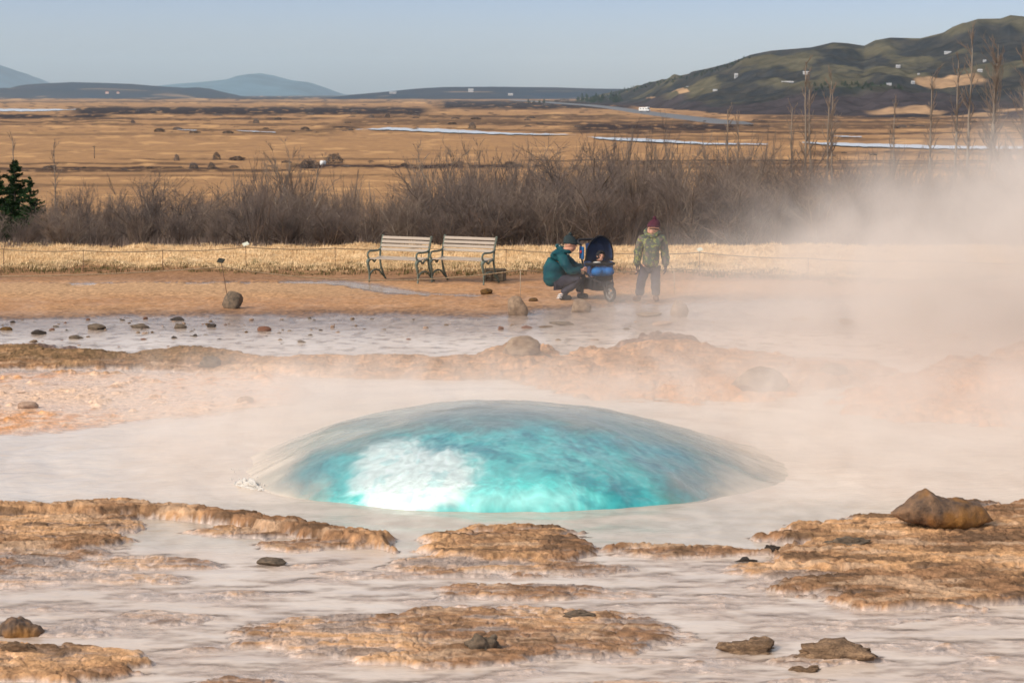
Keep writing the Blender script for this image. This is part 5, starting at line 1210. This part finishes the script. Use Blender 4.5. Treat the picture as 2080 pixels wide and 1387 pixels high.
# dry grass on the bank: beyond counting, one mesh
def blades(name, n_, ur, drange, keep, hr, material, label, seed=0, lean=.5, wr=.012):
    g = np.random.default_rng(seed); u = g.uniform(*ur, n_); d = g.uniform(*drange, n_); x = (u - 1040) / FPX * d; z, U_, V_2, a1, a2 = [q for q in terrain(x, d, True)[:5]]
    k = keep(u, d, z, V_2, a1, a2, g.random(n_)); x, d, z, a2 = x[k], d[k], z[k], a2[k]; n_ = len(x); B_ = 6
    X = np.repeat(x, B_) + g.normal(0, .05, n_ * B_); Y = np.repeat(d, B_) + g.normal(0, .05, n_ * B_); Z = np.repeat(z, B_) - .01
    h = g.uniform(*hr, n_ * B_) * np.repeat(1 + .8 * a2, B_); ang_ = g.uniform(0, 6.28, n_ * B_); ln = h * g.uniform(.1, 1, n_ * B_) * lean
    w = g.uniform(.5, 1, n_ * B_) * wr; pa = g.uniform(0, 6.28, n_ * B_)
    A = np.stack([X - np.cos(pa) * w, Y - np.sin(pa) * w, Z], -1); Bv = np.stack([X + np.cos(pa) * w, Y + np.sin(pa) * w, Z], -1); C = np.stack([X + np.cos(ang_) * ln + .3 * ln, Y + np.sin(ang_) * ln, Z + h], -1)
    V_ = np.stack([A, Bv, C], 1).reshape(-1, 3); F_ = np.arange(len(V_)).reshape(-1, 3); me = raw_mesh(name, V_, F_, material); o = bpy.data.objects.new(name, me); link(o); tag(o, label, kind='stuff'); return o
M_STRAW = mat('dry_grass', (.80, .60, .36), .9, .15, 1.6, 0, col2=(.60, .41, .22)); M_MOSS = mat('brown_moss', (.16, .125, .05), .95, .2, 3, 0, col2=(.09, .07, .03))
def beline(u): return poly_y(u, [(-900, 556), (0, 556), (250, 553), (450, 556), (700, 558), (1040, 560), (1240, 553), (1640, 570), (1800, 580), (2300, 590), (3500, 600)])
blades('grass', 42000, (-350, 2450), (34.5, 42.2), lambda u, d, z, v, a, b_, r: (v < beline(u) - 3 - a * 6), (.025, .065), M_STRAW, 'dry straw coloured grass on the bank', 1)
blades('grass', 7000, (-350, 2450), (34, 37.5), lambda u, d, z, v, a, b_, r: (np.abs(v - beline(u) + a * 6) < 4) & (b_ > -.15), (.03, .07), M_MOSS, 'brown mossy grass along the lip of the bank', 2, .3)
blades('undergrowth', 16000, (-350, 2450), (40.8, 58), lambda u, d, z, v, a, b_, r: r < .8, (.06, .25), M_TWIG2, 'dark undergrowth among the shrubs', 3, .5)

# ------------------------------------------------------------------ road, van, houses
mr, n, b = newmat('asphalt'); b.inputs['Base Color'].default_value = (.12, .12, .125, 1); b.inputs['Roughness'].default_value = .9
RD = [(1040, 203), (1095, 206), (1150, 210), (1200, 213), (1245, 217.5), (1310, 226.5), (1400, 237), (1480, 246), (1560, 251)]
uu = np.linspace(1040, 1560, 120); vv_ = poly_y(uu, RD); P = [gp(a, b_, PZ + 1.2) for a, b_ in zip(uu, vv_)]
T2 = [(P[min(i + 1, 119)] - P[max(i - 1, 0)]).normalized() for i in range(120)]; offs = [-14, -4.2, 4.2, 14]
rows_ = [[P[i] + Vector((-T2[i].y, T2[i].x, 0)) * q for i in range(120)] for q in offs]
X = np.array([[p.x for p in r] for r in rows_]); Y = np.array([[p.y for p in r] for r in rows_]); Z = np.array([[(-13 if abs(q) > 5 else PZ + 1.2)] * 120 for q in offs], float)
Z -= np.clip((uu - 1495) / 30, 0, 1)[None, :] * 2.5
me_r = grid_mesh('road', X, Y, Z, mr, smooth=False); tag(me_r, kind='structure')
M_CARW = mat('white_van_paint', (.78, .78, .76), .35, .03, 2, 0); M_GLASS = mat('dark_glass', (.03, .035, .04), .15, .05, 2, 0)
p = gp(1308, 227.5, PZ + 1.2); s = p.y / FPX; van = empty('camper_van', (p.x, p.y, PZ + 1.2), R(-35), label='white camper van driving on the grey road at the foot of the hillside', cat='van')
part('body', lambda bm: [boxy(bm, (0, 0, 2.0), (7.6, 2.6, 2.6), bev=.3), boxy(bm, (4.3, 0, 1.3), (1.6, 2.4, 1.3), bev=.3), boxy(bm, (3.2, 0, 3.3), (2.2, 2.3, .6), bev=.2)], M_CARW, van)
part('windscreen', lambda bm: boxy(bm, (4.0, 0, 2.25), (.7, 2.2, .8), bev=.1), M_GLASS, van)
for x_ in (-2.2, .2, 2.6): part('window', lambda bm: boxy(bm, (x_, -1.31, 2.3), (1.4, .06, .7), bev=.05), M_GLASS, van)
for x_, y_ in ((-2.3, -1.2), (-2.3, 1.2), (3.4, -1.2), (3.4, 1.2)):
    o = obj_bm('wheel', wheel_bm(.5, .3), M_TYRE, van); o.location = (x_, y_, .5)
M_WALLW = mat('white_wall', (.48, .47, .47), .8, .03, .3, 0); M_WALLP = mat('pinkish_wall', (.70, .50, .42), .8, .03, .3, 0); M_ROOFR = mat('red_roof', (.30, .10, .08), .8, .1, .5, 0); M_ROOFG = mat('grey_roof', (.45, .47, .50), .6, .1, .5, 0); M_SNOW = mat('pale_roof', (.55, .53, .52), .6, .03, .3, 0)
def house(p, w, h, dep, wallm, roofm, label, rz=0, group=None):
    r_ = empty('house', p, rz, label=label, cat='house', group=group)
    part('wall', lambda bm: boxy(bm, (0, 0, h * .25), (w, dep, h * .9)), wallm, r_, False)
    def rf(bm):
        a = [(-w * .54, -dep * .58, h * .68), (-w * .54, dep * .58, h * .68), (-w * .54, 0, h), (w * .54, -dep * .58, h * .68), (w * .54, dep * .58, h * .68), (w * .54, 0, h)]; v = [bm.verts.new(q) for q in a]
        for f_ in ((0, 2, 1), (3, 4, 5), (0, 3, 5, 2), (1, 2, 5, 4), (0, 1, 4, 3)): bm.faces.new([v[q] for q in f_])
    part('roof', rf, roofm, r_, False)
    for k in (-.25, .27): part('window', lambda bm: boxy(bm, (w * k, -dep / 2 - .03, h * .36), (w * .07, .08, h * .16)), M_GLASS, r_, False)
HS_L = [(1595, 172, 30, 9, M_WALLW, M_SNOW, 'long white roofed building lowest on the hillside, left half'), (1632, 152, 16, 9, M_WALLW, M_SNOW, 'white house on the hillside up right of the long white one'), (1492, 158, 9, 12, M_WALLW, M_SNOW, 'narrow white cabin on the left slope of the hillside'),
        (1401, 181, 26, 7, M_WALLW, M_ROOFG, 'low pale cabin at the left foot of the hillside'), (1692, 187, 14, 6, M_WALLP, M_ROOFR, 'pinkish cabin just below the green plantation'), (1818, 138, 11, 8, M_WALLW, M_SNOW, 'small pale cabin on the upper middle hillside'),
        (1916, 110, 18, 7, M_WALLW, M_ROOFG, 'greyish roofed cabin high on the right of the hillside'), (1848, 171, 9, 8, M_WALLW, M_SNOW, 'tiny white house in the dark trees right of the plantation'), (1983, 147, 12, 8, M_WALLW, M_SNOW, 'white house above the tan field on the right'),
        (1799, 173, 14, 6, M_WALLW, M_ROOFG, 'faint grey cabin right of the plantation'), (1990, 125, 8, 6, M_WALLW, M_SNOW, 'small white cabin up right, above the white house'), (1450, 185, 12, 5, M_WALLW, M_ROOFG, 'low grey hut on the left foot of the hillside'), (1858, 152, 6, 4, M_WALLW, M_SNOW, 'speck of a white hut above the tiny white house')]
for i, (u, v, w, h, wm, rm_, lab) in enumerate(HS_L):
    p = hill_at(u, v); s = p.y / FPX * .72; house(p, w * s, h * s, w * s * .6, wm, rm_, lab, R([8, -20, 15, 5, -8][i % 5]))
for (u, v, w, h, D_, wm, rm_, lab) in [(957, 186.5, 14, 8, 5350, M_WALLW, M_SNOW, 'white farmhouse on the low purple ridge in the centre distance'), (1037, 193.5, 14, 5, 5200, M_WALLW, M_SNOW, 'white farm building at the right foot of the low ridge'), (800, 190, 20, 5, 5300, M_WALLW, M_ROOFG, 'pale farm at the left foot of the low ridge'),
                                         (224, 190, 9, 6, 5600, M_WALLP, M_ROOFR, 'red tinted house before the blue ridge on the left'), (246, 190, 7, 5, 5600, M_WALLP, M_ROOFR, 'smaller red tinted house next to it before the blue ridge')]:
    z_ = CH - (v - 190) / FPX * D_; x_ = (u - 1040) / FPX * D_; s = D_ / FPX; house(Vector((x_, D_, z_)), w * s * .7, h * s * .7, w * s * .6, wm, rm_, lab)
p = plain_at(1763, 234); s = p.y / FPX; house(Vector((p.x, p.y, p.z)), 10 * s, 4.5 * s, 6 * s, M_WALLW, M_ROOFG, 'small grey roofed hut on the plain before the right hillside')
p = plain_at(656, 335); s = p.y / FPX; bm = bmesh.new(); tube(bm, [(-.5, 0, .42), (-.47, 0, .42), (.47, 0, .42), (.5, 0, .42)], [.36, .42, .42, .36], 20); o = obj_bm('hay_bale', bm, M_CARW); o.location = p; o.rotation_euler = (0, 0, .5); o.scale = (1.1, 1.1, 1.1); tag(o, 'white wrapped hay bale left of the big round bush', 'hay bale')
p = plain_at(192, 322); s = p.y / FPX; h = 25 * s; r_ = empty('utility_pole', p, label='short wooden pole with a crosspiece standing alone on the left plain', cat='pole')
part('post', lambda bm: tube(bm, [(0, 0, -.1), (0, 0, h)], .10, 8), M_STEM2, r_); part('crosspiece', lambda bm: boxy(bm, (0, 0, h * .93), (.9, .1, .12), bev=.02), M_STEM2, r_)
# clear splash where the overflow breaks at the left of the dome
p = gp(506, 990, 0.0); g = random.Random(4); bm = bmesh.new()
gq = bmesh.ops.create_icosphere(bm, subdivisions=5, radius=1)
for v in bm.verts:
    f_ = MN.fractal(v.co * 2.2 + Vector((4, 0, 0)), 1, 2, 5); k = 1 + .9 * f_
    t = v.co.x; v.co = Vector((v.co.x * .15, v.co.y * .05 * k - t * .15, max(v.co.z, -.1) * .045 * k * (1.1 - t * t) + .02 * abs(f_)))
for k in range(26):
    t = g.uniform(-1, 1); q = Vector((t * .17 + g.gauss(0, .02), -t * .17 + g.gauss(0, .03), abs(g.gauss(0, .07)) + .01)); gq = bmesh.ops.create_icosphere(bm, subdivisions=1, radius=g.uniform(.003, .008))
    bmesh.ops.transform(bm, matrix=Matrix.Translation(q), verts=gq['verts'])
M_SPL, n, b = newmat('splash_water'); b.inputs['Base Color'].default_value = (.80, .76, .70, 1); b.inputs['Roughness'].default_value = .12; b.inputs['Transmission Weight'].default_value = .35; b.inputs['IOR'].default_value = 1.33
o = obj_bm('water_splash', bm, M_SPL); o.location = p; tag(o, 'small clear splash breaking at the left foot of the water dome', 'splash')

# ------------------------------------------------------------------ steam and air
def box_obj(name, lo, hi, material):
    lo = Vector(lo); hi = Vector(hi); c0 = (lo + hi) / 2; h = (hi - lo) / 2
    me = bpy.data.meshes.new(name); bm = bmesh.new(); bmesh.ops.create_cube(bm, size=2)
    for v in bm.verts: v.co = Vector((v.co.x * h.x, v.co.y * h.y, v.co.z * h.z))
    bm.to_mesh(me); bm.free(); me.materials.append(material)
    o = bpy.data.objects.new(name, me); o.location = c0; return link(o)
def vol(name, color, dens, aniso=0.0):
    m = bpy.data.materials.new(name); m.use_nodes = True; n = m.node_tree; n.nodes.clear()
    out = n.nodes.new('ShaderNodeOutputMaterial'); pv = n.nodes.new('ShaderNodeVolumePrincipled')
    pv.inputs['Color'].default_value = (*color, 1); pv.inputs['Density'].default_value = dens; pv.inputs['Anisotropy'].default_value = aniso
    n.links.new(pv.outputs[0], out.inputs['Volume']); return m, n, pv
def M(n, op, a, b=None, c=None, clamp=False):
    x = n.nodes.new('ShaderNodeMath'); x.operation = op; x.use_clamp = clamp
    for i, q in enumerate((a, b, c)):
        if q is None: continue
        if isinstance(q, (int, float)): x.inputs[i].default_value = q
        else: n.links.new(q, x.inputs[i])
    return x.outputs[0]
def ramp(n, x, a, b):               # smooth 0..1 between a and b
    r = n.nodes.new('ShaderNodeMapRange'); r.interpolation_type = 'SMOOTHSTEP'
    if isinstance(x, (int, float)): r.inputs[0].default_value = x
    else: n.links.new(x, r.inputs[0])
    r.inputs[1].default_value = a; r.inputs[2].default_value = b; return r.outputs[0]
def steam(lo, hi, dens, field, scale, label, step=1.0, color=(.99, .913, .845)):
    m, n, pv = vol('steam', color, dens)
    g = n.nodes.new('ShaderNodeNewGeometry'); s = n.nodes.new('ShaderNodeSeparateXYZ'); n.links.new(g.outputs['Position'], s.inputs[0])
    nz = n.nodes.new('ShaderNodeTexNoise'); nz.inputs['Scale'].default_value = scale; nz.inputs['Detail'].default_value = 5.0
    nz.inputs['Roughness'].default_value = .6; nz.inputs['Distortion'].default_value = 1.6
    n.links.new(g.outputs['Position'], nz.inputs['Vector'])
    d = field(n, s.outputs[0], s.outputs[1], s.outputs[2], nz.outputs['Fac'])
    n.links.new(M(n, 'MULTIPLY', d, dens), pv.inputs['Density'])
    m.cycles.volume_step_rate = step
    o = box_obj('steam', lo, hi, m); tag(o, label=label, kind='stuff'); return o
def plume(n, x, y, z, w):
    # leaning curtain: thickens to the right and towards the ground
    e = M(n, 'SUBTRACT', x, M(n, 'ADD', M(n, 'MULTIPLY', z, .9), M(n, 'MULTIPLY', M(n, 'MULTIPLY', z, z), .45)))
    e = M(n, 'ADD', e, M(n, 'MULTIPLY', M(n, 'SUBTRACT', w, .5), 5.0))
    a = ramp(n, e, -.8, 6.8)
    a = M(n, 'MULTIPLY', a, M(n, 'ADD', .26, ramp(n, w, .36, .68)))
    for q in ((z, 5.6, 4.2), (x, 13.8, 11.0), (y, 20.2, 21.5), (y, 30.4, 28.5)): a = M(n, 'MULTIPLY', a, ramp(n, *q)) if q[1] < q[2] else M(n, 'MULTIPLY', a, M(n, 'SUBTRACT', 1.0, ramp(n, q[0], q[2], q[1])))
    return a
steam((-2, 20, -.2), (14, 30.5, 5.8), .60, plume, .50, 'pale steam drifting up and away to the right of the hot pool', .35)
def low(n, x, y, z, w):
    a = M(n, 'SUBTRACT', 1.0, ramp(n, z, .02, .85))
    a = M(n, 'MULTIPLY', a, ramp(n, w, .38, .66))
    e = M(n, 'ADD', ramp(n, x, -5.0, -2.0), 0.0)
    a = M(n, 'MULTIPLY', a, e)
    a = M(n, 'MULTIPLY', a, M(n, 'SUBTRACT', 1.0, ramp(n, x, 5.5, 8.5)))
    a = M(n, 'MULTIPLY', a, ramp(n, y, 15.9, 18.2)); a = M(n, 'MULTIPLY', a, M(n, 'SUBTRACT', 1.0, ramp(n, y, 21.0, 23.4)))
    return a
steam((-5.2, 15.8, -.15), (9, 23.5, .95), 1.1, low, .9, 'low mist lying over the back of the hot pool', .25)
def right(n, x, y, z, w):
    a = M(n, 'SUBTRACT', 1.0, ramp(n, z, .05, 1.1))
    a = M(n, 'MULTIPLY', a, ramp(n, w, .32, .62))
    a = M(n, 'MULTIPLY', a, ramp(n, x, 1.6, 4.2))
    a = M(n, 'MULTIPLY', a, M(n, 'SUBTRACT', 1.0, ramp(n, x, 7, 8.5)))
    a = M(n, 'MULTIPLY', a, ramp(n, y, 14.9, 17.0)); a = M(n, 'MULTIPLY', a, M(n, 'SUBTRACT', 1.0, ramp(n, y, 20, 22)))
    return a
steam((1.4, 14.8, -.15), (9, 22.2, 1.2), .6, right, .8, 'thin steam over the right side of the pool', .3)
AIR = box_obj('haze', (-9000, -30, -140), (9000, 18500, 330), vol('air', (.70, .88, 1.0), 4.6e-5)[0]); tag(AIR, kind='stuff', label='blue air between the plain and the mountains')
